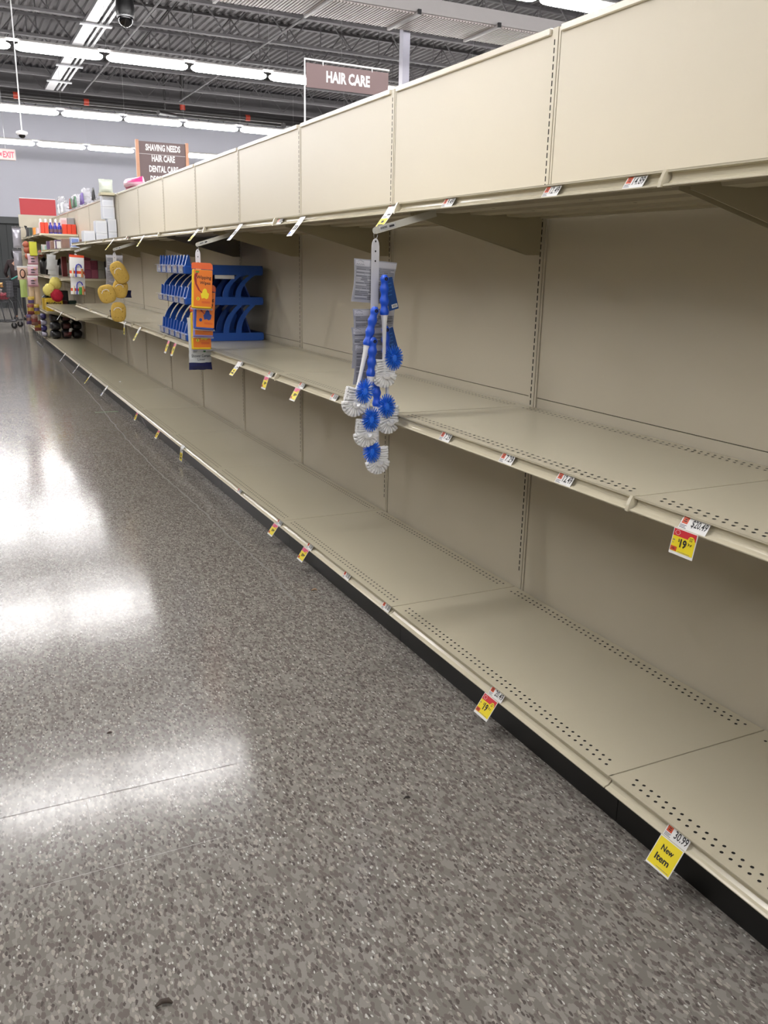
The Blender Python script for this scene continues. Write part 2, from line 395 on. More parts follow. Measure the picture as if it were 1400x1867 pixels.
def shelf(parent, y0, y1, z, x=XM, gap=.0022, name='shelf', detail=True, xb=XB):
    b = MB(); a, c = y0+gap, y1-gap
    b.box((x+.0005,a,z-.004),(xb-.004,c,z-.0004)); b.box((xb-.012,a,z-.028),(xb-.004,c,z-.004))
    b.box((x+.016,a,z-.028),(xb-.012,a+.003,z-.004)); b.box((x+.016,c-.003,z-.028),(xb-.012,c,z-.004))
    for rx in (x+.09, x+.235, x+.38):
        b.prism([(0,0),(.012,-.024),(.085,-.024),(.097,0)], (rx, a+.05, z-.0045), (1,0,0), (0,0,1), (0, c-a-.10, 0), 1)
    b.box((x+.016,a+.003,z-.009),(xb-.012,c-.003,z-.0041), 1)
    if detail:
        holes(b, x+.03, z+.0003, y0, y1, 2); holes(b, x+.052, z+.0003, y0, y1, 2, .0127)
        holes(b, xb-.03, z+.0003, y0, y1, 2); holes(b, xb-.052, z+.0003, y0, y1, 2, .0127)
        for yy in (y0+.4, y0+.85):
            for rx in (x+.13, x+.275): b.add([(rx+.006*math.cos(t*PI/4), yy+.006*math.sin(t*PI/4), z-.0292) for t in range(8)], [tuple(range(8))[::-1]], 2)
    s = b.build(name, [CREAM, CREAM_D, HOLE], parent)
    channel(a, c, x, z).build('price_channel', CREAM, s)
    if name == 'shelf': end_cap(a+.003, x, z).build('end_cap', CREAM, s)
    if name == 'shelf':
        for yy in (a+.012, c-.016):
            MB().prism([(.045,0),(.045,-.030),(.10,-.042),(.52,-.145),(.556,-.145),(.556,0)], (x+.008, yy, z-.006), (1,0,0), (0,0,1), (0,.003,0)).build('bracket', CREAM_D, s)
    return s
BAYEX = {-2:'unseen, added past right edge to block light', -1:'nearest the camera, cut by the right edge', 0:'with 7.29 labels on its middle shelf', 1:'just beyond the hanging blue brushes', 2:'with two red and yellow tags on middle shelf',
 3:'holding the near end of the middle run', 4:'holding the blue plastic dispenser rack', 5:'just beyond the blue dispenser rack', 6:'in front of the hanging yellow sponges', 7:'last with a full-height middle shelf', 8:'with light blue boxes stacked on top shelf',
 9:'with pink and grey boxes on inner shelf', 10:'last one with a bare base deck', 11:'with black bags on its base', 12:'behind the yellow firelog cases', 13:'last one at the far end under red sign'}
for k in range(K0, K1):
    y0, y1 = uy(k), uy(k+1); far = k > 8
    r = empty('gondola_bay', (0,0,0))
    tag(r, 'cream shelving bay, %s from near end, %s' % (ORD[k-K0], BAYEX[k]), 'shelving bay', 'bays of the long cream gondola')
    # backs: lower panel, upper panel, seam between them
    b = MB(); b.box((XB+.006,y0+.0,.10),(XB+.03,y1-.046,.905)); b.build('back_panel', CREAM_P, r)
    b = MB(); b.box((XB+.005,y0+.0,.908),(XB+.03,y1-.046,1.56)); b.build('back_panel', CREAM_P, r)
    b = MB(); b.box((XB+.003,y0+.0,1.562),(XB+.03,y1-.046,2.135)); b.build('back_panel', CREAM_P, r)
    MB().box((XB+.012,y0+.016,.1),(XB+.028,y1-.0,2.13)).build('back_frame', GAP, r)
    MB().bbox((XB-.006,y0+.008,2.129),(XB+.11,y1-.05,2.152), .003).build('top_rail', RAILM, r)
    # upright at the far side of the bay, slots every inch
    b = MB(); yu = y1
    yu -= .014; b.box((XB,yu-.017,.1),(XB+.03,yu+.014,2.149)); b.box((XB+.002,yu-.029,.1),(XB+.03,yu-.0195,2.147))
    z = .216
    while z < 2.12:
        b.quad((XB-.0004,yu+.003,z),(XB-.0004,yu-.003,z),(XB-.0004,yu-.003,z+.0175),(XB-.0004,yu+.003,z+.0175), 1); z += .0254
    b.build('upright', [CREAM_P, SLOT], r)
    # base
    shelf(r, y0, y1, .145, XF, name='base_deck', detail=not far)
    MB().box((1.404,y0+.001,0),(1.409,y1-.001,.112)).box((1.409,y0+.02,.0),(XB,y0+.03,.11)).box((1.409,y1-.03,.0),(XB,y1-.02,.11)).build('kick_plate', KICK, r)
    if k < 8:
        shelf(r, y0, y1, .872); shelf(r, y0, y1, 1.566)
    elif k < 11:
        shelf(r, y0, y1, .70, detail=False); shelf(r, y0, y1, 1.515, detail=False)
        if k >= 9: shelf(r, y0, y1, 1.14, detail=False)
    else:
        shelf(r, y0, y1, .585, detail=False); shelf(r, y0, y1, 1.765, detail=False); shelf(r, y0, y1, 1.14, detail=False); shelf(r, y0, y1, 1.48, detail=False)
# end panel and header at the far end
YE = uy(K1)
e = tag(MB().box((1.33,YE+.03,0.0),(2.0,YE+.06,2.19)).build('end_panel', CREAM_P), 'tall cream end panel closing the far end of the shelving', 'end panel')
hd = empty('header_sign', (1.68,YE+.045,2.193)); tag(hd, 'plain red header sign on top of the far end of the shelving', 'sign')
REDS = mat('red_header_board', (206,52,62), .5, var=.03)
MB().box((-.31,-.02,0),(.33,.02,.29)).build('board', REDS, hd)
MB().box((-.31,-.024,.29),(.33,.024,.302)).build('top_edge', WHITE, hd)
# ------------------------------------------------------------------ price labels and sale tags on the shelf edges
SHZ = {'top': (XM, 1.566), 'mid': (XM, .872), 'base': (XF, .145), 'lowmid': (XM, .70), 'fartop': (XM, 1.515)}
SHN = {'top': 'top shelf edge', 'mid': 'middle shelf edge', 'base': 'base deck edge', 'lowmid': 'lowered far shelf edge', 'fartop': 'far top shelf edge'}
def edge_frame(u, v, sh):
    x, z = SHZ[sh]; return x, z, onx(u, v, x-.006).y
def price_label(u, v, sh, price, label, w=.062):
    x, z, y = edge_frame(u, v, sh)
    yd = Vector((.0152, 0, .0245)).normalized(); xd = Vector((0,-1,0)); n = xd.cross(yd)
    o = Vector((0, 0, 0)); b = MB(); h = .0288
    P = lambda a, c, e=.0: xd*a+yd*c+n*e
    b.add([P(0,0),P(w,0),P(w,h),P(0,h),P(0,0,-.0006),P(w,0,-.0006),P(w,h,-.0006),P(0,h,-.0006)], [(0,1,2,3),(7,6,5,4),(0,4,5,1),(1,5,6,2),(2,6,7,3),(3,7,4,0)])
    b.quad(P(.003,.012,.0003),P(.019,.012,.0003),P(.019,h-.001,.0003),P(.003,h-.001,.0003), 1)
    b.quad(P(.007,.0165,.0005),P(.0155,.0165,.0005),P(.0155,.0185,.0005),P(.007,.0185,.0005), 2); b.quad(P(.008,.0205,.0005),P(.0145,.0205,.0005),P(.0145,.0225,.0005),P(.008,.0225,.0005), 2)
    for i, ww in enumerate((.019,.015,.018)): b.quad(P(.002,.002+i*.003,.0003),P(.002+ww,.002+i*.003,.0003),P(.002+ww,.0035+i*.003,.0003),P(.002,.0035+i*.003,.0003), 3)
    if price: b.text(price, P(w*.40,.007,.0005), xd, yd, w*.56, .019, 2, .012)
    else:
        for i, (a0, a1) in enumerate(((.42,.47),(.53,.60),(.66,.69),(.74,.82),(.87,.94))): b.quad(P(w*a0,.008+.003*(i == 2)*0,.0004),P(w*a1,.008,.0004),P(w*a1,.025,.0004),P(w*a0,.025,.0004), 2)
    r = b.build('price_label', [PAPER, ORANGE, INK, INKG]); r.location = (x-.0095, y+w/2, z-.0292)
    tag(r, label, 'price label', 'price labels in the shelf edges'); return r
def sale_tag(u, v, sh, kind, label, tilt=30, w=.064, h=.066, yaw=0):
    x, z, y = edge_frame(u, v, sh); t = math.radians(tilt)
    yd = Vector((math.sin(t), 0, math.cos(t))); xd = Vector((0,-1,0)); xd.rotate(Matrix.Rotation(math.radians(yaw), 3, 'Z')); n = xd.cross(yd)
    b = MB(); P = lambda a, c, e=0: xd*(a*w)+yd*(-h+c*h)+n*e
    nseg = 4
    Q = lambda a, c, e=0: P(a, c, e)+Vector((.006*(1-c)**2*0, 0, 0))
    b.add([P(0,0),P(1,0),P(1,1),P(0,1),P(0,0,-.0005),P(1,0,-.0005),P(1,1,-.0005),P(0,1,-.0005)], [(0,1,2,3),(7,6,5,4),(0,4,5,1),(1,5,6,2),(2,6,7,3),(3,7,4,0)])
    if kind in ('yellow', 'white'): b.add([P(0,1),P(1,1),P(1,1)+Vector((.0145,0,.021)),P(0,1)+Vector((.0145,0,.021))], [(0,1,2,3)])
    def q(a0, c0, a1, c1, mi, e=.0004): b.quad(P(a0,c0,e),P(a1,c0,e),P(a1,c1,e),P(a0,c1,e), mi)
    if kind in ('19', 'sale'):
        q(.03,.11,.97,.70,1); q(.03,.70,.97,.97,2 if kind == '19' else 4); q(.04,.13,.30,.30,3,.0007)
        hexa = [P(.20+.11*math.cos(i*PI/3),.84+.10*math.sin(i*PI/3),.0007) for i in range(6)]
        for i in range(6):
            a_, c_ = hexa[i], hexa[(i+1) % 6]; d = n*.0003; m_ = (P(.20,.84,.0007)-a_)*.12; m2_ = (P(.20,.84,.0007)-c_)*.12
            b.add([a_, c_, c_+m2_, a_+m_], [(0,1,2,3)], 0)
        b.add([P(.80+.14*math.cos(i*PI/7),.70+.15*math.sin(i*PI/7),.0009) for i in range(14)], [tuple(range(14))], 1)
        b.text('50', P(.73,.66,.0012), xd, yd, w*.12, h*.08, 5, .02); q(.71,.77,.88,.79,5,.0012)
        q(.10,.19,.23,.21,5,.0010); q(.12,.23,.21,.25,5,.0010)
        if kind == '19':
            b.text('$', P(.28,.50,.0008), xd, yd, w*.08, h*.13, 5, .01); b.text('19', P(.38,.31,.0008), xd, yd, w*.27, h*.34, 5, .04); b.text('99', P(.69,.47,.0008), xd, yd, w*.17, h*.17, 5, .03)
        else:
            q(.36,.36,.46,.58,5,.0008); q(.50,.36,.62,.58,5,.0008); q(.66,.44,.84,.58,5,.0008)
        q(.36,.145,.86,.160,6,.0006); q(.06,.52,.15,.56,6,.0006); q(.06,.42,.13,.44,6,.0006)
    elif kind == 'new':
        q(.03,.06,.97,.97,1)
        b.text('New', P(.26,.60,.0007), xd, yd, w*.50, h*.20, 5, .03); b.text('Item', P(.20,.26,.0007), xd, yd, w*.58, h*.22, 5, .03)
        q(.40,.10,.92,.115,6,.0006)
    elif kind == 'yellow':
        q(.04,.05,.96,.66,1); q(.35,.40,.68,.54,5,.0007); q(.22,.18,.80,.32,5,.0007)
        q(.1,.74,.6,.78,6); q(.5,.84,.9,.92,5)
    elif kind == 'white':
        q(.1,.1,.4,.3,7); q(.12,.45,.85,.75,5, .0004); q(.2,.5,.3,.7,0,.0006); q(.5,.5,.6,.7,0,.0006)
    r = b.build('sale_tag', [PAPER, YEL, RED, ORANGE, PINK, INK, INKG, mat('tag_blue', (40,90,190), .5)])
    r.location = (x-.0125, y+w/2, z-.0295); tag(r, label, 'sale tag', 'paper tags hanging from the shelf edges'); return r
# top shelf
price_label(1155,329,'top','14.89','white price label reading 14.89 on the top shelf edge, far right')
price_label(1003,347,'top','12.49','white price label reading 12.49 on the top shelf edge')
price_label(815,370,'top','9.49','white price label reading 9.49 on the top shelf edge')
price_label(711,382,'top',None,'white price label above the yellow tag on the top shelf edge')
price_label(508,402,'top',None,'small price label with orange square just right of blue hanging tag, top shelf')
price_label(232,431,'top',None,'tiny reddish label on top shelf edge, left of all hanging yellow tags there', w=.05)
sale_tag(712,388,'top','yellow','yellow and white tag hanging from top shelf edge above the blue brushes',38,.060,.070)
sale_tag(549,403,'top','white','blue and white tag hanging from the top shelf edge',40,.062,.075)
sale_tag(437,416,'top','white','white tag hanging from top shelf edge right of the orange wipes packs',42,.06,.080)
sale_tag(359,424,'top','yellow','white and yellow tag hanging from top shelf edge just above orange wipes packs',42,.06,.065)
sale_tag(261,433,'top','yellow','yellow tag hanging from top shelf edge between the sponges and orange wipes',35,.06,.075)
sale_tag(206,439,'top','yellow','pale narrow tag hanging from top shelf edge above the yellow sponges',40,.05,.10)
# middle shelf
price_label(1263,958,'mid','$20.49','white price label reading $20.49 on the middle shelf edge', w=.075)
price_label(1027,872,'mid','12.49','white price label reading 12.49 on the middle shelf edge')
price_label(922,834,'mid','7.29','right of the two 7.29 price labels on the middle shelf edge')
price_label(810,796,'mid','7.29','left of the two 7.29 price labels on the middle shelf edge')
price_label(607,720,'mid',None,'price label with orange square immediately left of the white brush heads')
price_label(548,701,'mid',None,'price label above the red and yellow tag, second from the brushes')
price_label(491,682,'mid',None,'price label above the third red and yellow tag left of the brushes')
price_label(437,664,'mid',None,'price label above the plain yellow tag right of the shower curtain pack')
sale_tag(1256,962,'mid','19','yellow sale tag reading $19.99 under the $20.49 middle shelf label',10,.067,.056)
sale_tag(546,706,'mid','sale','pink and yellow tag under middle shelf edge, nearest to the brushes',30,.064,.062)
sale_tag(489,687,'mid','sale','pink and yellow tag under middle shelf edge, midway between brushes and wipes',20,.064,.062)
sale_tag(435,667,'mid','yellow','yellow tag under middle shelf edge just right of the shower curtain pack',38,.064,.062)
sale_tag(322,625,'mid','sale','yellow tag under the blue rack front, right one of the pair',22,.06,.09)
sale_tag(310,621,'mid','sale','yellow tag under the blue rack front, left one of the pair',22,.06,.09)
sale_tag(255,601,'mid','yellow','yellow tag on middle shelf edge halfway between sponges and blue rack',30,.06,.10)
sale_tag(228,592,'mid','yellow','narrow yellow tag on middle shelf edge right below the lowest sponge',5,.05,.09)
sale_tag(112,570,'lowmid','white','small pale tag under the lowered far shelf edge',35,.05,.10)
# base
price_label(1232,1524,'base','30.99','price label reading 30.99 above the New Item tag on base edge', w=.07)
price_label(903,1269,'base','20.49','price label above the $19.99 tag on the base deck edge', w=.07)
price_label(702,1104,'base',None,'price label on base deck edge, first one beyond the $19.99 tag')
price_label(630,1048,'base',None,'price label on base deck edge, second one beyond the $19.99 tag')
price_label(563,996,'base',None,'price label above the nearer pink and yellow tag on the base edge')
price_label(508,952,'base',None,'price label above the farther pink and yellow tag on the base edge')
price_label(435,890,'base',None,'lone small price label on base edge beyond the pink and yellow tags')
sale_tag(1230,1536,'base','new','yellow tag reading New Item hanging from base deck at lower right',34,.072,.072)
sale_tag(899,1276,'base','19','yellow sale tag reading $19.99 hanging from the base deck edge',34,.072,.068)
sale_tag(561,1001,'base','sale','nearer of two pink and yellow tags on base deck edge',34,.066,.064)
sale_tag(506,957,'base','sale','farther of two pink and yellow tags on base deck edge',36,.066,.064)
sale_tag(333,816,'base','yellow','yellow tag on base edge, nearest of three before the grey paper',8,.07,.09)
sale_tag(292,786,'base','sale','yellow tag on base edge just in front of the grey paper scrap',30,.066,.07)
sale_tag(252,754,'base','sale','yellow tag on base edge just beyond the grey paper scrap',25,.066,.07)
sale_tag(195,706,'base','white','white tag hanging on the base edge near the green floor streak',38,.06,.10)
sale_tag(166,684,'base','yellow','pale yellow slanted tag on base edge, third from the black bags',38,.05,.12)
sale_tag(144,667,'base','white','pale slanted tag on base edge, second from the black bags',38,.05,.12)
sale_tag(119,647,'base','white','pale slanted tag on base edge, nearest to the black bags',38,.05,.12)

# ------------------------------------------------------------------ clip strips
def clip_strip(y, x, ztip, length, label, arm=True):
    r = empty('clip_strip', (x, y, ztip)); tag(r, label, 'clip strip', 'product strips hung from the top shelf')
    # arm: flat bar with rounded end, from under the shelf to the tip
    d = Vector((.15, -.13, .055)); L_ = d.length; dx = d.normalized(); up = Vector((0,0,1)); up = (up-dx*up.dot(dx)).normalized(); n = dx.cross(up)
    pts = [(.011*math.cos(PI/2+i*PI/8), .011*math.sin(PI/2+i*PI/8)) for i in range(9)]+[(L_,-.011),(L_,.011)]
    b = MB().prism(pts, (0,0,0), dx, up, n*.002); b.build('arm', mat('arm_grey_metal', (196,194,182), .35), r)
    b = MB(); o = dx*.014-up*.007+n*.0026
    b.quad(o, o+dx*.055, o+dx*.055+up*.014, o+up*.014); b.quad(o, o+up*.014, o+dx*.055+up*.014, o+dx*.055)
    for i in range(9): 
        o2 = o+dx*(.004+i*.0026)+up*.005+n*.0004; b.add([o2, o2+dx*.0014, o2+dx*.0014+up*.007, o2+up*.007], [(0,1,2,3)], 1)
    o2 = o+dx*.034+up*.004+n*.0004; b.add([o2, o2+dx*.017, o2+dx*.017+up*.006, o2+up*.006], [(0,1,2,3)], 1)
    b.build('barcode_sticker', [PAPER, INK], r)
    ring = [(.0065*math.cos(i*PI/6), 0, -.014+.013*math.sin(i*PI/6)) for i in range(13)]
    MB().tube(ring, .0009, 5, cap=False).build('ring', STEEL, r)
    s = [(-.014,-length),(.014,-length),(.014,-.05),(.012,-.038),(.007,-.028),(0,-.024),(-.007,-.028),(-.012,-.038),(-.014,-.05)]
    b = MB().prism(s, (0,.0008,0), (1,0,0), (0,0,1), (0,-.0016,0))
    zz = -.034
    while zz > -.11:
        b.add([(.0028*math.cos(a*PI/4), -.0011, zz+.0034*math.sin(a*PI/4)) for a in range(8)], [tuple(range(8))], 1); zz -= .031
    b.build('strip', [mat('frosted_white_strip', (228,228,232), .4), SLOT], r)
    return r
Y1s, Y2s, Y3s, Y4s, Y5s = 2.665, 4.97, 7.72, 10.2, 12.73
clip_strip(Y1s, 1.27, 1.477, .28, 'white clip strip on grey arm carrying the blue and white brushes')
clip_strip(Y2s, 1.27, 1.463, .24, 'white clip strip on grey arm carrying the orange wipes packs')
clip_strip(Y3s, 1.27, 1.460, .30, 'white clip strip carrying the yellow sponges')
clip_strip(Y4s, 1.27, 1.463, .14, 'small white clip strip above the orange-topped cards')
clip_strip(Y5s, 1.27, 1.445, .14, 'farthest white clip strip, above the pale pouches and bath puffs')

# brushes on strip one
GREYC = mat('grey_card', (176,177,184), .45, var=.05); GREYD = mat('grey_card_print', (120,121,128), .5); GREYL = mat('grey_card_light', (214,214,220), .45)
def info_pack(c, wd, ht, rot, label, k):
    b = MB().pouch((0,0,0), wd, ht, .008, (1,0,0), (0,0,1), 0, 8, 8, .03, .0004, None, k); n = .0048
    X, Z = (1,0,0), (0,0,1); L_, T = -wd/2, ht/2
    b.quad((L_+.004,-n,T-.022),(-L_-.004,-n,T-.022),(-L_-.004,-n,T-.004),(L_+.004,-n,T-.004), 3)
    b.tube([(L_+.008+.0035*i_,-n-.0004,T-.019+.004*(i_ % 2)) for i_ in range(9)], .0007, 4, 1); b.tube([(L_+.012,-n-.0004,T-.008),(L_+.02,-n-.0004,T-.004),(L_+.034,-n-.0004,T-.009)], .0006, 4, 1)
    rnd = random.Random(k)
    z = T-.028
    while z > -T+.010:
        xx = L_+.010
        while xx < -L_-.014:
            ln = rnd.uniform(.012,.05); ln = min(ln, -L_-.010-xx)
            b.quad((xx,-n,z),(xx+ln,-n,z),(xx+ln,-n,z+.0026),(xx,-n,z+.0026), rnd.choice((1,1,2,2,3))); xx += ln+.002
        z -= .0055
    r = b.build('wipes_refill_pack', [GREYC, GREYD, mat('grey_card_mid', (146,147,154), .5), GREYL])
    r.location = c; r.rotation_euler[1] = math.radians(rot); tag(r, label, 'product pack', 'grey printed packs behind the brushes'); return r
for i, (u, v, rot, lb) in enumerate([(682,514,4,'topmost grey printed pack hanging behind the brush handles'),(681,601,0,'second grey printed pack from the top behind the brushes'),(679,633,-1,'third grey printed pack from the top behind the brushes'),(682,664,1,'fourth grey printed pack, lowest, behind the white brush heads')]):
    c = ony(u, v, Y1s+.018-.004*i+.03*(i > 0)); info_pack(c, .158, .138, rot, lb, i)
BRISW = mat('white_bristle', (255,255,255), .55, var=.03, scale=40); BRISB = mat('blue_bristle', (40,128,255), .4, var=.08, scale=40); GRIP = mat('blue_rubber_grip', (24,88,220), .45, var=.05)
CARDB = mat('blue_label_card', (16,70,140), .4)
def toilet_brush(c, tilt, sdx, sdz, label, seed, flip=1, yaw=0, card=1, size=1.0):
    r = empty('cleaning_brush', c); r.rotation_euler = (0, math.radians(tilt), 0)
    tag(r, label, 'cleaning brush', 'blue and white brushes on the nearest strip')
    rnd = random.Random(seed)
    # shaft, grip with finger waves
    MB().tube([(0,0,.0),(0,0,.05),(0,.0,.10),(0,0,.17),(0,0,.195)], [.0075,.0065,.006,.0085,.0125], 10).build('shaft', WHITE, r)
    rs, ps = [], []
    for i in range(25):
        t = i/24; z = .193+.128*t; rs.append((.0135+.0022*math.sin(t*PI*7))*(1 if t < .9 else (1-(t-.9)*5))); ps.append((0,0,z))
    g = MB().tube(ps, rs, 12).build('grip', GRIP, r)
    MB().lathe([(.0058,-.0142),(.0058,-.0128)], (0,0,.308), 12, 0, 'y').build('hang_hole', SLOT, g)
    b = MB(); b.tube([(0,0,.045),(0,0,-.004)], .009, 8)
    def tuft(p, d, ln, r0=.0028, r1=.0052, mi=0, n=5):
        d = Vector(d).normalized(); p = Vector(p); b.tube([p, p+d*ln*.6, p+d*ln], [r0, r1*.85, r1], n, mi)
    for yy, ln in ((-.014,.8),(-.007,.97),(0,1),(.007,.97),(.014,.8)):
        for i in range(6):
            z = .044-i*.0078
            for s in (-1, 1): tuft((0,yy*.5,z), (s, yy*9*.25+rnd.uniform(-.06,.06), -.12*i*.35+rnd.uniform(-.05,.05)), .040*ln)
        for i in range(11):
            a = PI+PI*(i+.5)/11+rnd.uniform(-.05,.05); tuft((0,yy*.5,-.002), (math.cos(a), yy*9*.25, math.sin(a)), .046*ln)
    for i in range(7):
        a = PI+PI*(i+.5)/7; tuft((0,-.004,0), (math.cos(a)*.5, -.9, math.sin(a)*.5), .026)
    b.build('bristle_head', BRISW, r)
    b = MB(); cx, cz = sdx, sdz
    b.blob((cx,-.014,cz), (.013,.008,.018), 0, 10, 6)
    for ring in range(5):
        ph = -.25+ring*.32
        for i in range(22 if ring < 3 else 14):
            a = 2*PI*(i+.5*(ring % 2))/(22 if ring < 3 else 14)+rnd.uniform(-.03,.03)
            d = Vector((math.cos(a)*math.cos(ph), -math.sin(ph), 1.2*math.sin(a)*math.cos(ph)))
            p = Vector((cx+.010*math.cos(a)*math.cos(ph), -.014, cz+.015*math.sin(a)*math.cos(ph))); b.tube([p, p+d*.012, p+d*.0235], [.0017,.0016,.0011], 4, 0)
    sb = b.build('side_scrubber', BRISB, r)
    b = MB().tube([(0,0,.03),(cx*.5,-.008,cz*.4-.01),(cx,-.012,cz)], .0045, 6).box((cx-.010,-.010,cz-.036),(cx+.010,-.004,cz-.018)).build('scrubber_neck', WHITE, sb)
    if card:
        b = MB().bbox((0,.006,.200),(.036,.0075,.305), .0005); b.quad((.012,.0055,.206),(.033,.0055,.206),(.033,.0055,.218),(.012,.0055,.218), 1)
        for i in range(6): b.quad((.015+i*.0027,.0052,.208),(.0163+i*.0027,.0052,.208),(.0163+i*.0027,.0052,.216),(.015+i*.0027,.0052,.216), 2)
        for i in range(4): b.quad((.008,.0055,.285-i*.012),(.028-i*.002,.0055,.285-i*.012),(.028-i*.002,.0055,.288-i*.012),(.008,.0055,.288-i*.012), 3)
        cd = b.build('label_card', [CARDB, PAPER, INK, mat('card_pale_blue', (60,120,190), .4)], r); cd.rotation_euler = (0, math.radians(-14*card), 0); cd.location = (card*.07 if card > 0 else -.07, 0, .01)
    return r
for i, (u, v, t, sx, sz, lb, dy, cd) in enumerate([
    (700,681,-1,.030,.052,'topmost brush with its white shaft and blue grip in front',-.045,1),
    (646,734,13,.022,.045,'leftmost brush, tilted, its white head over the shelf edge',-.04,0),
    (707,766,-3,-.010,.052,'rightmost middle brush with blue scrubber above its white head',-.018,1),
    (667,790,4,.008,.050,'brush with round blue scrubber, second lowest, left of centre',-.052,0),
    (688,840,-2,-.028,.040,'lowest brush, its white head at the bottom of the bunch',-.012,0)]):
    toilet_brush(ony(u, v, Y1s+dy), t, sx, sz, lb, i, card=cd)

# orange wipes on strip two
ORP = mat('orange_pack', (240,128,28), .3, var=.03); ORD_ = mat('orange_header', (228,100,40), .35); DRED = mat('dark_red_swoosh', (150,26,26), .4); LILAC = mat('lilac_cloth', (150,140,210), .7); BCL = mat('blue_cloth', (52,84,170), .7); YCL = mat('yellow_cloth', (245,205,40), .7)
def wipes(c, edge, label, rot=0, k=0, fig=YEL):
    r = empty('wiping_cloth_pack', c); r.rotation_euler = (0, math.radians(rot), math.radians(-14)); tag(r, label, 'cleaning cloth pack', 'wiping cloth packs on the second strip')
    MB().bbox((-.056,-.014,-.115),(.056,.010,.095), .005).build('folded_cloth', edge, r)
    b = MB(); b.box((-.044,-.0150,-.103),(.056,-.0142,.094))
    n = -.0154
    sw = [(-.044+.0,.05),(-.040,.07),(-.02,.085),(-.03,.055),(-.028,.02),(-.010,-.015),(.012,-.035),(.004,-.034),(-.020,-.015),(-.036,.015)]
    b.add([(x_, n, z_) for x_, z_ in sw][::-1], [tuple(range(len(sw)))], 1)
    b.text('Wipping', (-.030,n-.0004,.040), (1,0,0), (.0,0,1), .080, .024, 2, .02); b.text('Wipes', (-.012,n-.0004,.012), (1,0,0), (0,0,1), .058, .022, 2, .02)
    fg = [(.0,-.06),(-.006,-.035),(.002,-.028),(.006,-.012),(.016,-.004),(.026,-.010),(.030,-.026),(.040,-.032),(.036,-.055),(.026,-.062),(.014,-.056)]
    b.add([(x_, n-.0003, z_) for x_, z_ in fg], [tuple(range(len(fg)))], 3)
    b.add([(-.020+.009*math.cos(i*PI/6), n-.0003, -.062+.010*math.sin(i*PI/6)) for i in range(12)], [tuple(range(12))], 3); b.text('2', (-.024,n-.0006,-.068), (1,0,0), (0,0,1), .007, .012, 2, .02)
    b.quad((-.036,n-.0003,.078),(-.016,n-.0003,.078),(-.016,n-.0003,.088),(-.036,n-.0003,.088), 5)
    for z_ in (-.078,-.084): b.quad((.0,n-.0003,z_),(.046,n-.0003,z_),(.046,n-.0003,z_+.003),(.0,n-.0003,z_+.003), 4)
    b.build('printed_front', [ORP, DRED, INK, fig, ORANGE, mat('green_print', (110,150,40), .5)], r)
    MB().prism([(-.058,.0),(.058,.0),(.056,.026),(.045,.036),(-.050,.034),(-.058,.028)], (0,-.004,.098), (1,0,0), (0,0,1), (0,.0016,0)).build('header_card', ORD_, r)
    MB().box((-.060,-.0035,-.122),(.060,-.0028,-.112)).build('bag_seam', CLEAR, r)
    return r
yb = Y2s
wipes(ony(368,524,yb-.055), YCL, 'front orange wiping cloth pack with yellow cloth, topmost on its strip', 3, 0)
wipes(ony(373,563,yb-.012), BCL, 'orange cloth pack with blue edge, second from the top', 4, 1, BCL)
wipes(ony(370,577,yb+.022), LILAC, 'orange cloth pack with lilac edge, third from the top', 2, 2, mat('dim_olive_print', (120,100,40), .5))
wipes(ony(366,600,yb+.058), YCL, 'lowest orange cloth pack with yellow edge', 0, 3)
NAVY = mat('navy_film', (26,32,84), .25, var=.06); GRYF = mat('pale_grey_film', (206,210,210), .25, var=.04)
lp = empty('curtain_liner_pack', ony(364,627,yb+.095)); tag(lp, 'long white and navy shower curtain liner pack below the orange cloth packs', 'curtain liner pack')
MB().pouch((0,0,0), .138, .30, .035, (1,0,0), (0,0,1), 0, 8, 14, .05, .0012, [(0,.17,1)], 5).build('film_bag', [GRYF, NAVY], lp)
b = MB(); b.text('Shower Curtain', (-.055,-.0195,-.075), (1,0,0), (0,0,1), .112, .017, 0, .01); b.text('Liner', (-.020,-.0195,-.095), (1,0,0), (0,0,1), .045, .014, 0, .01)
b.add([(.022+.008*math.cos(i*PI/6), -.0190, -.040+.007*math.sin(i*PI/6)) for i in range(12)], [tuple(range(12))], 1); b.quad((-.045,-.019,-.038),(-.018,-.019,-.038),(-.018,-.019,-.034),(-.045,-.019,-.034), 0); b.quad((-.045,-.019,-.046),(-.022,-.019,-.046),(-.022,-.019,-.043),(-.045,-.019,-.043), 0)
b.build('lettering', [mat('print_dark_grey', (70,72,80), .5), mat('print_green', (30,110,50), .5)], lp)

# sponges on strip three
SPG = mat('yellow_sponge', (222,184,88), .9, var=.14, scale=60, bump=.5); CORD = mat('white_cord', (240,236,230), .6)
def sponge(u, v, rot, wd, ht, label, dy, k):
    r = empty('bath_sponge', ony(u, v, Y3s+dy)); r.rotation_euler = (0, math.radians(rot), math.radians(-8)); tag(r, label, 'sponge', 'yellow sponges on the third strip')
    b = MB().blob((0,0,0), (wd/2,.022,ht/2), 0, 22, 14, .01, k, .72)
    rnd = random.Random(k)
    for i in range(14):
        x_, z_ = rnd.uniform(-.33,.33)*wd, rnd.uniform(-.33,.33)*ht; s_ = rnd.uniform(.002,.004)
        b.blob((x_,-.0208+.004*((x_/wd)**2+(z_/ht)**2)*4,z_), (s_,.0016,s_*1.3), 1, 6, 4)
    b.build('sponge_pad', [SPG, mat('sponge_pore', (150,112,40), .9)], r)
    MB().tube([(-.04,-.020,.012),(-.025,-.025,.032),(0,-.027,.038),(.018,-.027,.030),(.022,-.026,.016)], .0032, 6).build('hand_cord', CORD, r)
    return r
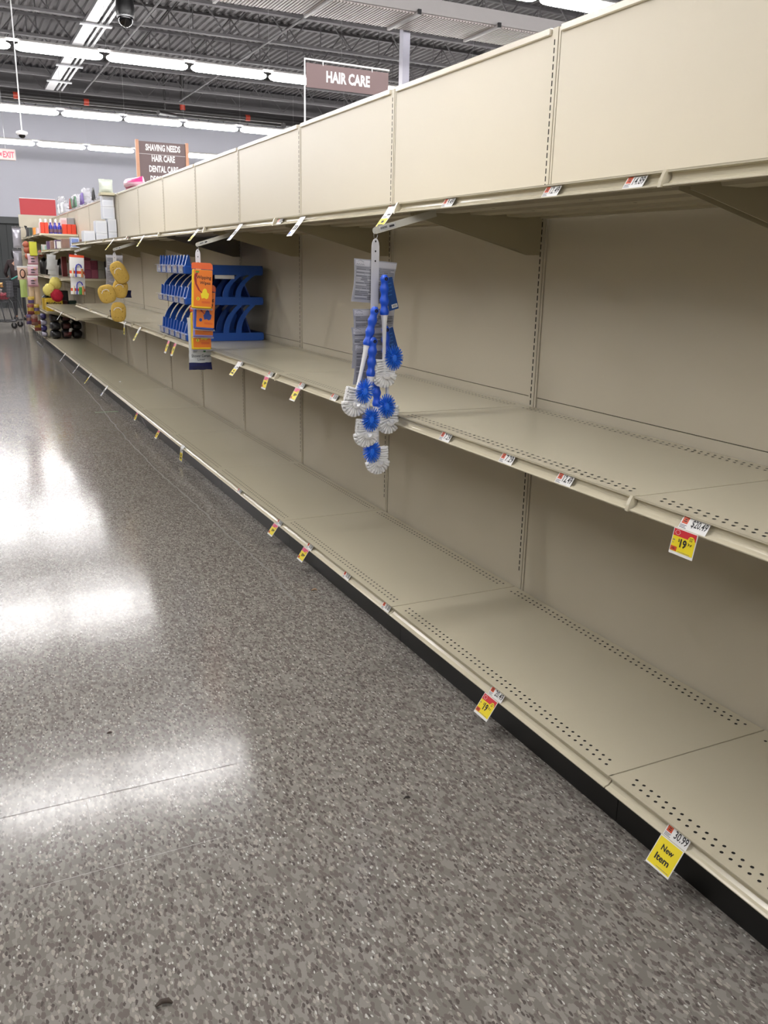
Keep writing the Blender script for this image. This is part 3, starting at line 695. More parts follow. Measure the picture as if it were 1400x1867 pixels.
sponge(218,497,-28,.125,.185,'topmost yellow sponge, elongated and tilted',-.05,1); sponge(219,527,10,.125,.150,'yellow sponge second from top on the strip',-.02,2)
sponge(195,536,-14,.140,.150,'leftmost yellow sponge on the strip',-.06,3); sponge(216,569,4,.125,.165,'lowest yellow sponge on the strip',-.03,4)
for i, (u, v, lb) in enumerate([(209,482,'upper pale grey card behind the yellow sponges'),(208,505,'lower pale grey card behind the yellow sponges')]):
    info_pack(ony(u, v, Y3s+.03+.01*i), .140, .150, 1, lb, 20+i)
for i, (u, v, lb) in enumerate([(214,572,'navy sponge wrapper behind the lowest yellow sponge'),(226,548,'navy wrapper edge right of the lower sponges')]):
    tag(MB().pouch((0,0,0), .125, .06, .012, (1,0,0), (0,0,1), 0, 5, 4, .1, .001, None, 33+i).build('sponge_wrapper', NAVY), lb, 'wrapper').location = ony(u, v-12*i, Y3s+.05)

# cards on strip four, pouches and puffs on strip five
def bend_card(u, v, label, k, y):
    r = empty('carded_straw_pack', ony(u, v, y)); r.rotation_euler[1] = math.radians(3); tag(r, label, 'carded product', 'orange-topped cards on the fourth strip')
    b = MB().bbox((-.075,-.001,-.11),(.075,.001,.12), .0005); b.quad((-.075,-.0013,.095),(.075,-.0013,.095),(.075,-.0013,.12),(-.075,-.0013,.12), 1); b.quad((-.075,-.0013,-.075),(.075,-.0013,-.075),(.075,-.0013,-.045),(-.075,-.0013,-.045), 1)
    b.build('card', [PAPER, mat('bright_orange_card', (238,84,40), .4)], r)
    MB().tube([(-.012,-.012,-.11),(-.012,-.012,-.01),(-.004,-.012,.015),(.016,-.012,.026),(.038,-.012,.016),(.048,-.012,-.01)], .0065, 8).build('blue_tube', mat('violet_blue_tube', (66,66,178), .4), r)
    b = MB().tube([(.052,-.012,-.11),(.052,-.012,-.02)], .012, 8).tube([(-.045,-.012,-.11),(-.045,-.012,-.02)], .010, 8, 1); b.build('sleeve', [mat('tan_sleeve', (196,132,80), .5), mat('cream_sleeve', (232,220,190), .5)], r)
    if k: MB().bbox((.010,-.014,-.11),(.042,-.002,-.03), .003).build('green_block', mat('green_block', (70,150,60), .4), r)
bend_card(140,486,'upper orange-topped white card with blue arch',0,Y4s-.02); bend_card(142,518,'lower white card with blue arch and green block',1,Y4s+.01)
PCH = mat('pale_pouch', (206,208,206), .35, var=.08)
for i, v in enumerate((478,487,497)):
    o = MB().pouch((0,0,0), .115, .20, .012, (1,0,0), (0,0,1), 0, 6, 8, .05, .0015, None, 40+i).build('pale_pouch', PCH); o.location = ony(93+3*i, v, Y5s-.02+.02*i); o.rotation_euler[1] = math.radians(6)
    tag(o, ['front','middle','rear'][i]+' pale printed pouch above the bath puffs', 'pouch', 'pale pouches on the farthest strip')
def puff(u, v, m_, label, k, dy):
    r = MB().blob((0,0,0), (.078,.055,.078), 0, 18, 12, .16, k).blob((0,0,0), (.072,.060,.072), 0, 16, 10, .22, k+9).build('bath_puff', m_); r.location = ony(u, v, Y5s+dy); tag(r, label, 'bath puff', 'mesh bath puffs'); return r
PY_ = mat('yellow_mesh', (238,222,120), .8, var=.12, scale=30, bump=.4); PR_ = mat('crimson_mesh', (190,16,50), .8, var=.15, scale=30, bump=.4)
puff(101,517,PY_,'upper yellow mesh bath puff',51,-.06); puff(90,529,PY_,'left yellow mesh bath puff',52,-.10); puff(104,539,PR_,'crimson mesh bath puff below the yellow ones',53,-.14)

# ------------------------------------------------------------------ blue gravity-feed rack
rk = empty('dispenser_rack', (0,0,0)); tag(rk, 'blue plastic three-tier dispenser rack standing on the middle shelf', 'dispenser rack')
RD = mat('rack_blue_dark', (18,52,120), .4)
LY = [5.66, 5.84, 6.02, 6.20, 6.38, 6.56]; tiers = [(.8735,.925),(1.105,1.155),(1.295,1.355)]
for li, ly in enumerate(LY):
    b = MB(); t = .008
    for (z0, z1) in tiers:
        b.prism([(1.40,z0),(1.86,z0),(1.875,z0+.012),(1.875,z1-.012),(1.86,z1),(1.40,z1)], (0,ly-t/2,0), (1,0,0), (0,0,1), (0,t,0))
    for (za, zb) in ((.925,1.105),(1.155,1.295)):
        for (xa, off) in ((1.60,0),(1.685,0),(1.405,0)):
            n = 8; lft = []; rgt = []
            for i in range(n+1):
                q = i/n; xx = xa+.10*(q**2.2) ; lft.append((xx, za+(zb-za)*q)); rgt.append((xx+.036, za+(zb-za)*q))
            for i in range(n):
                b.prism([lft[i], rgt[i], rgt[i+1], lft[i+1]], (0,ly-t/2,0), (1,0,0), (0,0,1), (0,t,0))
    b.build('lane_divider', RBLUE, rk)
for ti, (z0, z1) in enumerate(tiers):
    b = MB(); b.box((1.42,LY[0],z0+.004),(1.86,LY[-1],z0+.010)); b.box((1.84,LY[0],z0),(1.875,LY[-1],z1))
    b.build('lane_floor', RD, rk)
    if ti < 2: 
        b = MB(); zb = tiers[ti+1][0]
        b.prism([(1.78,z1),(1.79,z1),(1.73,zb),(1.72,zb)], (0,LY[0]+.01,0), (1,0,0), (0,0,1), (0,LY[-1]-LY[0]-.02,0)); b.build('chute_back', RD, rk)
    for li in range(5):
        a, c = LY[li]+.01, LY[li+1]-.01; st = -.012*(4-li)*.3
        b = MB(); b.bbox((1.372+st,a,z0),(1.41,c,z1-.008), .006); 
        for yy in (a+.03, c-.045): b.prism([(1.385+st,z1-.01),(1.41,z1-.01),(1.402,z1+.055),(1.392,z1+.06)], (0,yy,0), (1,0,0), (0,0,1), (0,.018,0))
        f = b.build('front_stop', RBLUE, rk)
        b = MB().box((1.366+st,a+.02,z0+.006),(1.368+st,c-.02,z1-.006)).box((1.352+st,a+.02,z1-.006),(1.372+st,c-.02,z1-.003)); b.build('label_holder', CLEAR, f)
        b = MB().box((1.3695+st,a+.05,z0+.008),(1.371+st,c-.05,z1-.012)); b.quad((1.3692+st,a+.09,z1-.026),(1.3692+st,a+.065,z1-.026),(1.3692+st,a+.065,z1-.013),(1.3692+st,a+.09,z1-.013), 1); b.quad((1.3692+st,a+.10,z0+.012),(1.3692+st,a+.060,z0+.012),(1.3692+st,a+.060,z0+.018),(1.3692+st,a+.10,z0+.018), 2)
        b.build('shelf_ticket', [PAPER, RED, INK], f)
MB().box((1.55,LY[0]-.006,1.27),(1.68,LY[0]-.004,1.293)).build('side_sticker', PAPER, rk)

# ------------------------------------------------------------------ signs
BRN = mat('mauve_brown_board', (126,104,104), .55, var=.02); BRN2 = mat('dark_brown_board', (108,88,88), .55, var=.02); WOOD = mat('light_wood_frame', (206,150,116), .5, var=.1, scale=14); SIGNW = mat('sign_lettering_white', (242,240,240), .5)
hs = empty('aisle_sign', (2.0,5.2,2.152)); tag(hs, 'mauve brown sign reading HAIR CARE on a white wire pole', 'sign')
MB().tube([(0,0,0),(0,0,.372),(.55,0,.366)], .006, 8).lathe([(.02,0),(.02,.006)], (0,0,0), 12).build('wire_frame', WHITE, hs)
for xx in (.115,.435): MB().tube([(xx,0,.368),(xx,0,.345)], .003, 6).build('hook', WHITE, hs)
sb = MB().box((.008,-.002,.222),(.545,.002,.352)); 
sb = sb.build('sign_board', BRN, hs)
MB().text('HAIR CARE', (.135,-.0032,.258), (1,0,0), (0,0,1), .285, .064, 0, .04).build('lettering', SIGNW, sb)
ds = empty('directory_sign', (3.28,17.0,0)); tag(ds, 'brown aisle directory sign with wooden side posts, listing SHAVING NEEDS first', 'sign')
db = MB().box((.05,-.01,2.4),(.93,.01,3.47)).build('sign_board', BRN2, ds)
for xx in (0,.90): MB().box((xx,-.03,0),(xx+.055,.03,3.49)).build('side_post', WOOD, ds)
for s_, z_, w_ in (('SHAVING NEEDS',3.315,.63),('HAIR CARE',3.135,.42),('DENTAL CARE',2.955,.53),('DEODORANT',2.78,.50),('STYLING',2.60,.36)):
    MB().text(s_, (.49-w_/2,-.0125,z_), (1,0,0), (0,0,1), w_, .115, 0, .035).build('lettering', SIGNW, db)
MB().box((.06,-.0118,3.255),(.92,-.0105,3.26)).build('rule_line', SIGNW, db)
ex = empty('exit_sign', (1.47,22,3.47)); tag(ex, 'small hanging EXIT sign with red letters and arrow at left edge', 'exit sign')
eb = MB().bbox((-.20,-.04,0),(.16,.04,.23), .01).build('housing', mat('exit_housing', (206,190,186), .4, emit=.02), ex)
EXR = mat('exit_red_glow', (225,20,50), .4, emit=.5)
MB().text('EXIT', (-.10,-.042,.05), (1,0,0), (0,0,1), .23, .13, 0, .03).build('lettering', EXR, eb); MB().add([(-.185,-.042,.115),(-.125,-.042,.07),(-.125,-.042,.16)], [(0,1,2)]).build('arrow', EXR, eb)
MB().tube([(-.04,0,.23),(-.04,0,1.80)], .006, 6).build('hanger_rod', STEEL, ex)

# ------------------------------------------------------------------ overhead things
BLK = mat('black_housing', (22,22,24), .35); DOME = mat('smoked_dome', (12,12,14), .08)
cm = empty('ceiling_camera', (2.28,12.0,4.1)); tag(cm, 'large black dome camera hanging among the roof joists', 'security camera')
MB().box((-.18,-.10,.38),(.15,.10,.42)).lathe([(.09,.38),(.11,.30),(.115,.20),(.10,.14)], (0,0,0), 18).tube([(0,0,.42),(0,0,1.15)], .03, 8).build('housing', BLK, cm)
MB().blob((0,0,.14), (.095,.095,.11), 0, 18, 10).build('dome', DOME, cm); MB().lathe([(.102,.135),(.106,.15),(.102,.165)], (0,0,0), 20).build('trim_ring', STEEL, cm)
pd = empty('dome_camera', (1.31,16.0,3.29)); tag(pd, 'small white dome camera at the end of a long thin rod', 'security camera')
MB().tube([(0,0,.06),(-.0,0,1.96)], .011, 6).build('rod', WHITE, pd); MB().lathe([(.03,.07),(.085,.05),(.09,.02),(.07,0)], (0,0,0), 18).build('mount', WHITE, pd); MB().blob((0,0,.0), (.055,.055,.05), 0, 14, 8).build('dome', DOME, pd)
pl = empty('steel_column', (6.12,12.0,0)); tag(pl, 'pale grey square steel column rising behind the shelving to the roof', 'column')
MB().box((-.055,-.055,0.012),(.055,.055,5.25)).build('shaft', mat('column_grey', (190,190,204), .5), pl); MB().box((-.12,-.12,0),(.12,.12,.012)).build('base_plate', STEEL, pl)
tr = empty('ribbed_ceiling_tray', (0,0,0)); tag(tr, 'long unlit ribbed pale metal tray hanging under the roof at top centre', 'ceiling tray')
TRM = mat('tray_ribbed', (170,162,158), .5); TBM = mat('tray_beam', (150,146,146), .5)
xa = 3.35
for i in range(5):
    b = MB(); x_ = xa+i*1.2192
    for j in range(26): b.box((x_+.01+j*.046,11.04,4.52),(x_+.01+j*.046+.030,11.80,4.535))
    b.box((x_,11.04,4.535),(x_+1.21,11.80,4.54)); b.build('ribbed_panel', TRM, tr)
    b = MB().box((x_-.02,10.96,4.50),(x_+.02,11.86,4.545)); b.box((x_-.022,10.94,4.50),(x_+.022,10.97,4.56), 1); b.build('crossbar', [TBM, BLK], tr)
MB().box((2.7,11.0,4.54),(xa+6.1,11.04,4.72)).build('side_beam', TBM, tr)
for i in range(3): MB().tube([(xa+.6+2.4*i,11.4,4.54),(xa+.6+2.4*i,11.4,5.25)], .008, 6).build('hanger_rod', STEEL, tr)
ct = empty('conduit_tray', (2.62,0,5.18)); tag(ct, 'silvery duct with two conduits running along the aisle under the joists', 'conduit')
MB().box((-.14,9,0),(.05,23.2,.06)).build('duct', mat('bright_galvanised', (170,170,172), .35, metal=.5, var=.15, scale=5), ct)
for xx in (.13,.23): MB().tube([(xx,9,.03),(xx,23.2,.03)], .028, 8).build('conduit', STEEL, ct)
for i in range(8): MB().box((-.22,9.4+1.785*i,-.03),(.30,9.5+1.785*i,-.005)).build('strap', STEEL, ct)
for (xx, zz, lb, ya) in ((3.35,5.215,'thin conduit just right of the silvery duct under the joists',9),(5.6,5.215,'thin conduit far right under the joists behind the HAIR CARE sign',9)):
    tag(MB().tube([(xx,ya,zz),(xx,23.2,zz)], .018, 6).build('conduit_pipe', JOIST), lb, 'conduit')
sp = empty('sprinkler_main', (0,24.0,5.12)); tag(sp, 'dark sprinkler main pipe with orange couplings crossing near the back wall', 'pipe')
PIPE = mat('dark_pipe', (52,50,50), .45); ORC = mat('orange_coupling', (186,66,46), .45)
MB().tube([(-9,0,0),(17,0,0)], .065, 10).build('main_pipe', PIPE, sp)
MB().tube([(-9,-.35,-.16),(17,-.35,-.16)], .03, 8).build('side_pipe', PIPE, sp)
for xx in (1.9,3.5,7.6,10.4): MB().tube([(xx-.06,0,0),(xx+.06,0,0)], .082, 10).build('coupling', ORC, sp)
MB().tube([(5.85,-.1,.0),(5.85,-.1,.92)], .05, 8).tube([(5.4,-.1,0),(5.4,-.1,.92)], .03, 6).build('riser', PIPE, sp); MB().tube([(5.85,-.1,.02),(5.85,-.1,.16)], .07, 10).build('coupling', ORC, sp)
MB().tube([(5.6,-.35,-.16),(4.9,-1.6,-.32)], .045, 8).build('branch', PIPE, sp); MB().tube([(9.3,-.35,-.10),(8.0,-1.7,-.36)], .07, 8).build('branch', PIPE, sp)
gb = tag(MB().box((X0+.1,25.2,5.20),(17.9,25.3,6.0)).box((X0+.1,25.1,5.20),(17.9,25.4,5.23)).build('girder_beam', JOIST), 'deep grey girder crossing the store in front of the back wall', 'roof beam')
# ------------------------------------------------------------------ merchandise at the far end
def carton(x0, x1, y0, y1, z0, z1, m_, label, cat='box', name='product_box', group=None, side=None, top=None, marks=0, seed=0):
    """cardboard box with lid flaps, tape line and a printed panel"""
    r = empty(name, ((x0+x1)/2, (y0+y1)/2, z0)); tag(r, label, cat, group)
    a, b_, h = (x1-x0)/2, (y1-y0)/2, z1-z0
    MB().bbox((-a,-b_,0),(a,b_,h), .004).build('carton', m_, r)
    b = MB(); b.quad((-a*.80,-b_-.0006,h*.12),(a*.80,-b_-.0006,h*.12),(a*.80,-b_-.0006,h*.86),(-a*.80,-b_-.0006,h*.86)) if side else None
    if side:
        b.quad((-a-.0006,b_*.8,h*.12),(-a-.0006,-b_*.8,h*.12),(-a-.0006,-b_*.8,h*.86),(-a-.0006,b_*.8,h*.86)); b.build('printed_panel', side, r)
    return r
LB = mat('pale_blue_carton', (236,240,248), .5, var=.03); GRN = mat('pale_green_edge', (196,216,196), .5); LB2 = mat('pale_blue_print', (228,233,244), .5)
yq = 11.34
spec = [(1.735,1.865,2.0-.13+.01,'top'),(1.735,1.865,1.87-.13+.01,'u')]
bx = [(200,216,435,418,'bottom carton at the right foot of the tall stack'),(197,215,418,397,'second carton from the bottom in the tall stack'),(189,211,397,378,'third carton up in the tall stack'),(188,209,378,361,'top pale blue carton of the tall stack'),
      (177,198,434,421,'lower pale blue carton left of the tall stack'),(176,196,421,402,'upper pale blue carton left of the tall stack'),(153,175,436,420,'leftmost pale blue carton on the top shelf')]
zb = [1.5155, 1.7095, 1.862, 2.003]
zt = [1.708, 1.861, 2.002, 2.128]
for i, (u0, u1, v0, v1, lb) in enumerate(bx):
    xa_, xb_ = ony(u0, v0, yq).x, ony(u1, v0, yq).x
    if i < 4: z0, z1 = zb[i], zt[i]
    elif i == 4: z0, z1 = 1.5155, 1.690
    elif i == 5: z0, z1 = 1.691, 1.835
    else: z0, z1 = 1.5155, 1.715
    xb_ = min(xb_, 1.913); xa_ = max(xa_, 1.38)
    if i == 4: xb_ = min(xb_, 1.80); xa_ = 1.665
    if i == 0: xa_ = 1.812
    if i == 5: xa_, xb_ = 1.67, 1.80
    if i == 1: xa_ = 1.812
    if i == 6: xb_ = 1.655
    carton(xa_, xb_, yq+(.05 if i in (2,3) else 0), yq+.20, z0, z1, LB, lb, 'carton', 'tissue_carton', 'pale blue cartons on the top shelf', LB2)
f = tag(MB().pouch((0,0,0), .165, .155, .09, (1,0,0), (0,0,1), 0, 8, 8, .12, .002, None, 61).build('floral_pack', mat('floral_white_film', (228,236,224), .3, var=.12, scale=26)), 'white and pale green floral pack on top of the tall carton stack', 'tissue pack'); f.location = (1.825, 11.41, 2.239)
tag(MB().bbox((1.745,11.32,2.1295),(1.91,11.50,2.160), .003).build('beige_tray', mat('beige_carton', (196,190,160), .5)), 'thin beige tray box between cartons and floral pack', 'box')
carton(1.40,1.50,11.6,11.72,1.5155,1.64, mat('white_blue_pack', (206,216,234), .45, var=.15, scale=20), 'small white and blue tissue box left of pale blue cartons', 'box', 'tissue_box', None, mat('blue_blot_print', (120,140,200), .5, var=.4, scale=20))
BRC = mat('brown_carton', (150,118,106), .6, var=.2, scale=20); PUR = mat('purple_carton', (96,70,110), .5, var=.2, scale=20)
for i, (x_, w_, y_, m_, nm) in enumerate([(1.40,.16,12.5,BRC,'brown'),(1.58,.14,12.5,BRC,'brown'),(1.40,.15,13.3,PUR,'purple'),(1.40,.15,13.9,BRC,'brown'),(1.40,.15,14.4,PUR,'purple')]):
    carton(x_,x_+w_,y_,y_+.16,1.5155,1.64,m_,'low %s carton on the far top shelf, %s from the pale blue cartons' % (nm, ORD[i]),'carton','small_carton','brown and purple cartons on the far top shelf',PAPER if i == 2 else None)
carton(1.375,1.76,14.95,15.13,1.4815,1.60, mat('white_teal_pack', (222,220,216), .4), 'long white and teal box at the far end of the top shelf', 'box','long_box',None,mat('teal_print', (160,204,196), .5))
# row on the raised far shelf (near end of the merchandise)
zz = 1.7662; yr = 15.02
ORB = mat('orange_red_box', (232,66,32), .45, var=.10, scale=16)
for i in range(2): carton(1.385+i*.056,1.439+i*.056,yr,yr+.10,zz,zz+.165,ORB,'orange-red box left of the blue bottles, %s from the left' % ORD[i],'box','small_box','orange-red boxes on the raised far shelf')
BB = mat('cobalt_bottle', (56,60,176), .25, var=.2, scale=20); BB2 = mat('brown_label', (120,90,110), .5)
for i in range(3):
    cx = 1.534+i*.066
    r = empty('blue_bottle', (cx, yr+.05, zz)); tag(r, 'blue bottle between the orange-red boxes, %s from the left' % ORD[i], 'bottle', 'blue bottles on the raised far shelf')
    MB().lathe([(.028,0),(.0305,.01),(.0305,.10),(.024,.125),(.013,.135),(.013,.145)], (0,0,0), 14).build('body', BB, r); MB().lathe([(.016,.145),(.016,.168),(.012,.170)], (0,0,0), 12).build('cap', mat('dark_blue_cap', (40,40,150), .3), r); MB().lathe([(.031,.02),(.031,.07)], (0,0,0), 14).build('label_band', BB2, r)
for i in range(3): carton(1.704+i*.069,1.771+i*.069,yr,yr+.10,zz,zz+.150,ORB,'orange-red box right of the blue bottles, %s from the left' % ORD[i],'box','small_box','orange-red boxes on the raised far shelf')
PW = mat('pink_white_bottle', (238,196,196), .35, var=.15, scale=20)
for i in range(6):
    cx = 1.42+i*.075
    r = empty('pump_bottle', (cx, yr+.35, zz)); tag(r, 'pink and white bottle behind the orange-red boxes, %s from the left' % ORD[i], 'bottle', 'pink and white bottles behind the orange boxes')
    MB().lathe([(.030,0),(.032,.02),(.032,.15),(.02,.18),(.012,.185)], (0,0,0), 12).build('body', PW, r); MB().lathe([(.015,.185),(.015,.225),(.008,.23)], (0,0,0), 10).build('cap', WHITE, r)
carton(1.70,1.80,yr+.16,yr+.24,zz,zz+.25,mat('pinkish_white_box', (240,226,226), .4),'tall white box behind the blue bottles','box','tall_box',None,mat('pale_red_print', (236,190,190), .5))
carton(1.805,1.91,yr+.16,yr+.30,zz,zz+.255,mat('grey_box', (160,160,162), .5),'tall grey box at the right end of raised far shelf','box','tall_box')
for i, (y_, c_, nm) in enumerate([(15.6,(226,214,220),'pale pink'),(16.2,(236,150,50),'orange'),(16.9,(50,70,60),'dark green'),(17.5,(60,60,62),'black')]):
    carton(1.375,1.46,y_,y_+.2,zz,zz+.10+.02*i,mat('edge_box_%d' % i, c_, .5, var=.1),'%s packet along the edge of the raised far shelf' % nm,'packet','packet')
for i in range(3):
    t_ = tag(MB().tube([(0,0,0),(.01,0,.10),(-.02,0,.20)], [.012,.008,.014], 6).lathe([(.02,0),(.02,.02)], (0,0,0), 8).build('kitchen_tool', BLK), 'slim black tool standing on raised far shelf, %s from the left' % ORD[i], 'tool', 'black tools on the raised far shelf'); t_.location = (1.39+.02*i, 17.85+.1*i, zz+.001)
# pink and grey boxes on the inner shelf
PKS = [mat('pink_box', (176,92,118), .5, var=.15, scale=18), mat('pale_grey_box', (160,162,156), .5, var=.08), mat('dark_pink_box', (146,66,96), .5, var=.15, scale=18), mat('olive_grey_box', (136,130,110), .5)]
pat = [[0,2,2,1,0,3],[1,3,0,2,1,2],[0,0,2,0,1,0]]
n_ = 0
for row in range(3):
    for c_ in range(5):
        x_ = 1.475+c_*.087; 
        carton(x_,x_+.085,12.44,12.60,1.1408+row*.116,1.1408+row*.116+.1145,PKS[pat[2-row][c_]],'%s box, %s row up, %s from left, on the inner far shelf' % (['pink','pale grey','dark pink','olive grey'][pat[2-row][c_]], ORD[row], ORD[c_]),'box','stacked_box','pink and grey boxes stacked on the inner shelf'); n_ += 1
carton(1.375,1.455,13.7,13.85,1.1408,1.285,mat('cream_box', (206,196,160), .5),'cream box on the inner far shelf left of pink boxes','box','cream_box')
carton(1.53,1.60,13.9,14.0,1.1408,1.42,mat('maroon_box', (130,50,50), .5),'tall dark red box on the inner far shelf','box','tall_box'); carton(1.62,1.70,13.7,13.8,1.1408,1.31,mat('rose_white_box', (214,186,180), .5),'pinkish white box on the inner far shelf','box','tall_box')
# black appliances on the far shelves
BKP = mat('black_plastic_film', (16,16,18), .28, var=.3, scale=8); DGP = mat('dark_grey_film', (44,44,48), .3, var=.3, scale=8)
for i, (x_, y_) in enumerate([(1.42,15.3),(1.60,15.3),(1.42,16.2),(1.60,16.4)]):
    r = empty('black_kettle', (x_+.08, y_, 1.1408)); tag(r, 'black appliance on far shelf behind pale pouches, %s from the near left' % ORD[i], 'appliance', 'black appliances on the far shelf')
    MB().lathe([(.075,0),(.08,.03),(.07,.18),(.05,.24),(.02,.26)], (0,0,0), 16).build('body', BKP, r); MB().tube([(.0,-.07,.06),(0,-.10,.09),(0,-.10,.17),(0,-.06,.21)], .010, 6).build('handle', BLK, r); MB().lathe([(.02,.26),(.014,.285)], (0,0,0), 10).build('lid_knob', STEEL, r)
for i, (x_, m_, nm) in enumerate([(1.64,DGP,'dark grey'),(1.60,mat('dark_red_carton', (80,30,28), .5),'dark red'),(1.74,mat('dark_green_carton', (30,62,50), .5),'dark green')]):
    carton(x_+.02,x_+.13,15.32 if i else 15.52,15.46 if i else 15.70,.5858,.5858+(.15 if i else .30),m_,'%s carton beside the yellow firelog cases' % nm,'carton','dark_carton')
for i in range(2):
    o = MB().blob((0,0,.11), (.09,.09,.11), 0, 14, 9, .04, 80+i, .8).build('dark_bundle', [BKP, DGP][i % 2]); o.location = (1.48+.21*i, 16.05, .5858+(.0)); tag(o, 'rounded dark bundle on the far lower shelf, %s from left' % ORD[i], 'bundle', 'dark bundles on the far lower shelf')
FY = mat('firelog_yellow', (226,188,40), .45, var=.05)
fl = carton(1.372,1.62,15.02,15.28,.5858,.765,FY,'yellow firelog case with black lettering, in front at the far end','case','firelog_case')
b = MB().text('duraflame', (-.100,-.1312,.098), (1,0,0), (0,0,1), .205, .048, 0, .03); b.add([(-.108+.016*math.cos(i*PI/5), -.1310, .118+.022*math.sin(i*PI/5)) for i in range(10)], [tuple(range(10))], 0); b.quad((-.06,-.1308,.03),(.10,-.1308,.03),(.10,-.1308,.036),(-.06,-.1308,.036), 1); b.build('lettering', [INK, ORC], fl)
carton(1.372,1.62,15.50,15.76,.5858,.765,FY,'second yellow firelog case directly behind the lettered one','case','firelog_case')
# bags on the base
BAGM = [BKP, DGP, mat('brown_black_film', (40,30,28), .3, var=.3, scale=10)]
n_ = 0
for row in range(3):
    for c_ in range(3):
        x_ = 1.49+c_*.165; z_ = .146+.068+row*.132
        o = MB().blob((0,0,0), (.079,.16,.0655), 0, 18, 10, .05, 90+n_, .62).build('charcoal_bag', [BAGM[(n_+row) % 3]]); MB().pouch((0,-.155,0), .11, .07, .03, (1,0,0), (0,0,1), 0, 6, 4, .1, .002, None, n_).build('front_label', mat('bag_maroon_band', (90,44,44), .4, var=.3, scale=14) if n_ % 3 == 1 else DGP, o); o.location = (x_, 15.15+.02*((n_*7) % 3), z_)
        tag(o, 'dark plastic bag at far end of base deck, %s layer, %s from aisle' % (ORD[row], ORD[c_]), 'bag', 'dark bags stacked on the base'); n_ += 1
for row in range(4):
    o = MB().blob((0,0,0), (.052,.17,.046), 0, 14, 8, .06, 120+row, .7).build('snack_bag', [[mat('silver_violet_film', (190,186,206), .25, var=.3, scale=12), mat('navy_violet_film', (62,54,120), .3, var=.2)][row % 2]]); o.location = (1.345, 15.5, .146+.048+row*.094)
    tag(o, 'silver and violet bag at aisle edge beside dark bags, %s from bottom' % ORD[row], 'bag', 'silver and violet bags at the aisle edge')
# white label flag on the black bags
tag(MB().pouch((0,0,0), .05, .11, .02, (1,0,0), (.25,0,.97), 0, 5, 6, .1, .001, [(0,.5,1)], 131).build('white_packet', [WHITE, mat('packet_red_band', (120,40,40), .5)]), 'small white and dark red packet lying against the dark bags', 'packet').location = (1.70, 14.99, .26)

# side rack with hanging packs at the aisle corner
wr = empty('side_rack', (1.285,15.3,0)); tag(wr, 'slim vertical wire rack at the far aisle corner carrying small hanging packs', 'rack')
WIREM = mat('rack_wire', (150,146,140), .4, metal=.4)
b = MB()
for yy in (0,.30,.60,.90): b.tube([(0,yy,.02),(0,yy,1.66)], .006, 6)
for z_ in [.1+.26*i for i in range(7)]: b.tube([(0,0,z_),(0,.90,z_)], .003, 5)
b.build('wire_frame', WIREM, wr); MB().box((-.012,-.01,0),(.012,.91,.018)).build('foot', STEEL, wr)
PKC = [mat('pink_lash_card', (216,178,190), .4, var=.2, scale=18), mat('rose_card', (196,140,150), .4, var=.25, scale=22)]
DKI = mat('lash_dark', (70,60,72), .5); SKIN = mat('peach_print', (226,176,150), .5)
def peg(x_, y_, z_, wd, ht, mats, label, name, cat, grp, k, extra=None):
    r = empty(name, (x_, y_, z_)); tag(r, label, cat, grp)
    MB().pouch((0,0,0), wd, ht, .02, (1,0,0), (0,0,1), 0, 6, 6, .05, .001, [(.0,.25,1)] if len(mats) > 1 else None, k).build('pack', mats, r)
    MB().box((-wd/2,-.002,ht/2-.002),(wd/2,.001,ht/2+.022)).build('header_card', PAPER, r)
    MB().tube([(0,-.01,ht/2+.012),(0,.03,ht/2+.014),(1.285-x_,.03,ht/2+.014)], .003, 5).build('hook', STEEL, r)
    if extra: extra(r)
    return r
def lashes(r):
    b = MB()
    for z_ in (-.02,.02): b.blob((0,-.013,z_), (.035,.006,.010), 0, 10, 5)
    b.build('hair_clip', DKI, r); MB().blob((.03,-.014,.035), (.02,.005,.018), 0, 10, 6).build('print_spot', SKIN, r)
for i, v in enumerate((480,500,520)):
    q = ony(60, v-6, 15.2); peg(q.x, 15.2, q.z, .16, .145, PKC, 'pinkish hair accessory card on side rack, %s from top' % ORD[i], 'accessory_card', 'card pack', 'pinkish cards on the side rack', 140+i, lashes)
def face(r):
    b = MB().blob((0,-.012,0), (.045,.005,.075), 0, 14, 8).blob((.002,-.017,.0), (.030,.004,.055), 1, 14, 8); b.build('oval_print', [mat('dark_brown_print', (60,34,30), .5), SKIN], r)
q = ony(41,499,15.9); peg(q.x, 15.9, q.z, .16, .20, [mat('peach_card', (216,186,166), .4)], 'white card with dark oval print on the side rack', 'mask_card', 'card pack', None, 150, face)
q = ony(43,525,15.9); peg(q.x, 15.9, q.z, .11, .30, [mat('lime_card', (184,206,120), .4, var=.1)], 'tall pale green card hanging below the oval print card', 'green_card', 'card pack', None, 151)
for i, x_ in enumerate((.0,.085)):
    q = ony(62,537,15.24); o = MB().pouch((0,0,0), .085, .34, .03, (1,0,0), (0,0,1), 0, 6, 8, .05, .001, None, 155+i).build('tan_glove', mat('tan_glove', (212,184,150), .6, var=.06)); o.location = (q.x-.03+x_, 15.24, q.z); tag(o, '%s tan tights pack hanging low on the side rack' % ('left' if i == 0 else 'right'), 'tights pack', 'tan packs on the side rack')
SNK = [mat('snack_red', (130,60,56), .4, var=.3, scale=18), mat('snack_gold', (190,160,60), .4, var=.3, scale=18), mat('snack_violet', (90,74,120), .35, var=.3, scale=18), mat('snack_brown', (136,100,84), .4, var=.3, scale=18)]
n_ = 0
